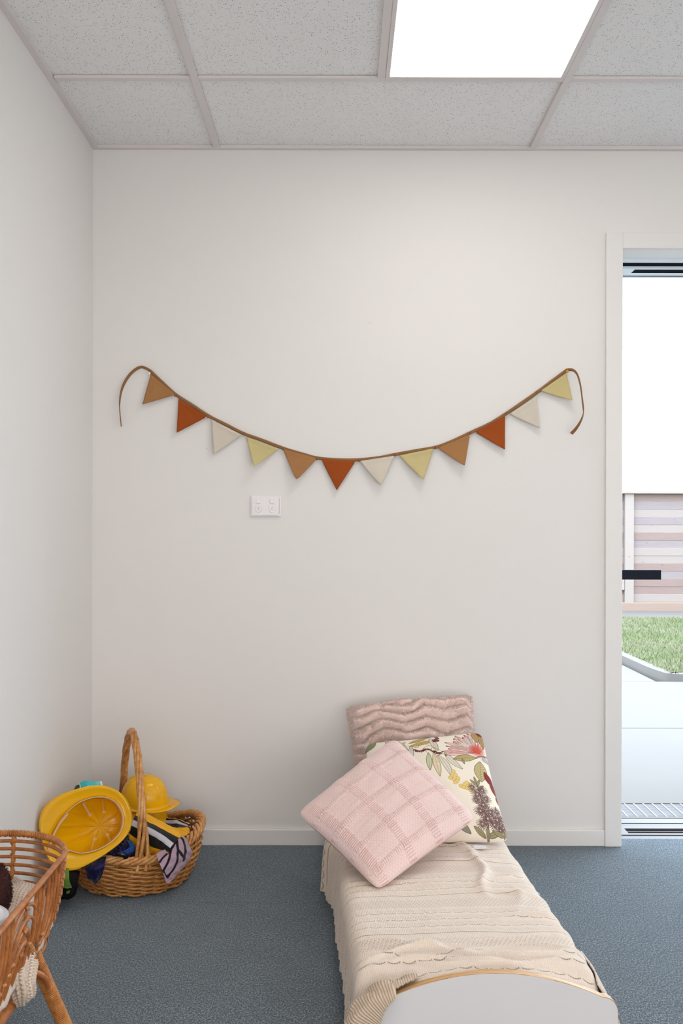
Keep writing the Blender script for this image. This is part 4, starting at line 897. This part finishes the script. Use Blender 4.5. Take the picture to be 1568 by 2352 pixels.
rim = C(ss, 1.0)
MB().tube(rim, .0062, 9, closed=True).build('rim', M['rattan'], cot, smooth=True)
wr_ = MB(); sw = np.linspace(-per_s-.02, -.20*RR, 560); pr_ = C(sw, 1.0); a = np.arange(560)*1.15
wr_.tube(pr_+np.stack([np.zeros(560), np.cos(a)*.007, np.sin(a)*.007],1), .0020, 5); wr_.build('rim_binding', M['rattan_wrap'], cot, smooth=True)
for k in range(1, 9):
    t = 1-k*.083; MB().tube(C(np.linspace(-per_s-.03, -.02, 50), t), .0042, 6).build('hoop', M['rattan'], cot, smooth=True)
for k in range(1, 9):
    MB().tube(C(np.linspace(per_l+.02, per_l+per_s-.02, 40), 1-k*.1), .0042, 6).build('hoop', M['rattan'], cot, smooth=True)
for s0 in (per_l+per_s*.25, per_l+per_s*.5, per_l+per_s*.75, per_l+per_s):
    MB().tube(C(np.full(12, s0), np.linspace(0,1,12)), .0045, 6).build('stake', M['rattan'], cot, smooth=True)
for s0 in (-per_s, -per_s*.77, -per_s*.48, -per_s*.14):
    p = C(np.full(60, s0), np.linspace(0,1,60)); a = np.arange(60)*.9; o_ = np.stack([np.cos(a)*.005, np.sin(a)*.005, np.zeros(60)],1)
    MB().tube(p, .0045, 6).tube(p+o_, .0026, 5).build('stake', M['rattan_wrap'], cot, smooth=True)
# looped cane of the long side: nested arches and nested hanging loops
pp = .150
for i, c_ in enumerate(np.arange(.095, per_l-.02, pp)):
    up = i % 2 == 1
    for k in range(5):
        w_ = .080-.0125*k; a = np.linspace(0, math.pi, 26)
        if up:
            tp = .93-.105*k; s2 = np.r_[[c_-w_*1.0]*6, c_-w_*np.cos(a), [c_+w_]*6]; t2 = np.r_[np.linspace(.02, tp-.27, 6), tp-.25+.25*np.sin(a), np.linspace(tp-.27, .02, 6)]
        else:
            tp = .07+.085*k; s2 = np.r_[[c_-w_*1.0]*6, c_-w_*np.cos(a), [c_+w_]*6]; t2 = np.r_[np.linspace(.99, tp+.27, 6), tp+.25-.25*np.sin(a), np.linspace(tp+.27, .99, 6)]
        pts = C(s2, t2); pts[:,0] += .003*((k % 2)-.5); MB().tube(pts, .0036, 6).build('cane_loop', M['rattan'], cot, smooth=True)
    for k in range(5):
        t = (.93-.105*k) if up else (.07+.085*k); q = C([c_], t)[0]; MB().tube(np.array([q+[0,-.006,0],q+[.003,0,0],q+[0,.006,0]]), .0048, 7).build('cane_knot', M['rattan_wrap'], cot, smooth=True)
    for k in range(4):
        q = C([c_+pp/2-.024+.016*k], (.36+.05*k) if not up else (.52-.05*k))[0]; MB().tube(np.array([q+[0,-.004,0],q+[.004,0,0],q+[0,.004,0]]), .0046, 7).build('cane_knot', M['rattan_wrap'], cot, smooth=True)
    MB().tube(C(np.full(12, c_), np.linspace(.02,.98,12)), .0038, 6).build('stake', M['rattan'], cot, smooth=True)
for s0 in np.linspace(-per_s-.03, -per_s-per_l+.03, 9): MB().tube(C(np.full(12, s0), np.linspace(0,1,12)), .0038, 6).build('stake', M['rattan'], cot, smooth=True)
for t in (0, .035, .07): MB().tube(C(ss, t)*[1,1,1]+[0,0,0], .0055, 7, closed=True).build('base_hoop', M['rattan'], cot, smooth=True)
sl_ = MB()
for y in np.arange(yn-.08, ye+.10, .03): sl_.tube(np.array([[cx0-.115,y,ZB],[cx0+.115,y,ZB]]), .004, 6)
props(sl_.build('base_canes', M['rattan'], cot, smooth=True), kind='stuff')
def leg(a, b_, wrap):
    a, b_ = np.array(a), np.array(b_); m_ = MB().tube(np.linspace(a, b_, 12), .0135, 12); o = m_.build('leg', M['rattan'], cot, smooth=True)
    if wrap:
        n_ = 900; t = np.linspace(0,1,n_); p = a+(b_-a)*t[:,None]; d = (b_-a)/np.linalg.norm(b_-a); u_ = np.cross(d,[0,1,0]); u_ /= np.linalg.norm(u_); v_ = np.cross(d,u_); ang = t*2*math.pi*75
        MB().tube(p+.0138*(np.cos(ang)[:,None]*u_+np.sin(ang)[:,None]*v_), .0022, 4).build('leg_binding', M['rattan_wrap'], o, smooth=True)
leg((-.648,2.075,.345), (-.580,2.235,.012), True)
leg((-.908,2.075,.345), (-.935,2.235,.012), True); leg((-.648,1.78,.345), (-.62,1.62,.012), True); leg((-.908,1.78,.345), (-.935,1.62,.012), True)
MB().tube(np.array([[-.652,2.07,.275],[-.652,1.78,.275]]), .0145, 12).build('rail', M['rattan'], cot, smooth=True)
MB().tube(np.array([[-.898,2.07,.275],[-.898,1.78,.275]]), .0145, 12).build('rail', M['rattan'], cot, smooth=True)
MB().tube(spline(np.array([[-.655,2.00,.290],[-.640,2.05,.298],[-.622,2.085,.275],[-.618,2.115,.235]]), 16), .0065, 8).build('brace', M['rattan'], cot, smooth=True)
# bedding in the cot
NX, NY = 80, 150; a, b_ = np.meshgrid(np.linspace(-1,1,NX), np.linspace(0,1,NY), indexing='ij')
yy = 1.565+b_*(2.29-1.565); ov = np.maximum(np.maximum(yy-ye, yn-yy), 0); wdt = np.sqrt(np.clip(.145**2-ov**2, .0004, 1)); xx = cx0+a*wdt
zz = .405+.014*wob(a*.5, b_*2, 31, 4, 1.4)+.006*np.sin(b_*60+a*5)*.5-.085*np.clip((np.abs(a)-.72)/.28,0,1)**2
zz = zz+.028*np.exp(-((yy-2.16)/.06)**2)
o = grid('cot_blanket', np.stack([xx,yy,zz],-1), M['crib_knit'], uv=np.stack([a*.145, b_*.75], -1), thick=.006); props(o, 'oat coloured knitted blanket filling the rattan doll cot', 'blanket')
sh2 = surf([[P(44,2176,1.975),P(58,2183,1.985),(P(70,2192,2.0)),P(84,2210,2.02)],[P(36,2215,1.95),P(52,2218,1.955),P(66,2222,1.975),P(82,2232,2.0)],[P(24,2252,1.945),P(46,2246,1.935),P(62,2254,1.955),P(80,2262,1.98)],[P(36,2290,1.95),P(52,2284,1.94),P(66,2288,1.955),P(82,2274,1.97)],[P(46,2310,1.96),P(53,2308,1.955),P(62,2298,1.96),P(76,2290,1.97)]], 70, 60)
sh2 += normals(sh2)*(.0045*np.sin(np.linspace(0,1,60)*34)[None,:]+.003*wob(*np.meshgrid(np.linspace(0,1,70),np.linspace(0,1,60),indexing='ij'), 33, 4, 1))[...,None]
o = grid('knitted_scarf', sh2, M['crib_knit'], uv=np.stack(np.meshgrid(np.linspace(0,.12,70),np.linspace(0,.08,60),indexing='ij'),-1), thick=.004); props(o, 'oat knitted scarf end hanging out between the canes of the cot', 'scarf')
def lump(name, c, r, mat, lab, cat, seed, amp=.12, parent=None):
    n1, n2 = 40, 28; a, b_ = np.meshgrid(np.linspace(0,2*math.pi,n1,endpoint=False), np.linspace(.01,math.pi-.01,n2), indexing='ij')
    d = np.stack([np.sin(b_)*np.cos(a), np.sin(b_)*np.sin(a), np.cos(b_)], -1); w_ = 1+amp*wob(d[...,0]+d[...,2]*.5, d[...,1]-d[...,2], seed, 4, .5)
    V = (np.array(c)+d*np.array(r)*w_[...,None]).reshape(-1,3); o = mesh_np(name, V, grid_faces(n1, n2, True, False), mat, parent)
    if lab: props(o, lab, cat)
    return o, V, d.reshape(-1,3)
lump('white_muslin', (-.636,2.07,.395), (.018,.040,.036), M['white_cloth'], 'white muslin cloth bulging through the canes at the right side of the cot', 'cloth', 41, .04)
o, V, D = lump('plush_toy', P(-14,2052,2.02), (.034,.05,.052), M['brown_fur'], 'dark brown curly plush toy lying in the cot at the left edge', 'toy', 42, .18)
k = 16000; i = rng.integers(0, len(V), k); d = D[i]+rng.normal(0,.5,(k,3)); d /= np.linalg.norm(d,axis=1)[:,None]; sdv = np.cross(d, rng.normal(0,1,(k,3))); sdv /= np.linalg.norm(sdv,axis=1)[:,None]; b0 = V[i]+rng.normal(0,.0012,(k,3))
props(mesh_np('plush_pile', np.stack([b0-sdv*.0005, b0+sdv*.0005, b0+d*.0045],1).reshape(-1,3), np.arange(3*k).reshape(-1,3), M['brown_fur'], o, smooth=False), kind='stuff')
lump('white_pillow', P(-22,2108,1.93), (.036,.04,.018), M['white_cloth'], 'white doll pillow in the cot below the brown plush toy', 'pillow', 43)
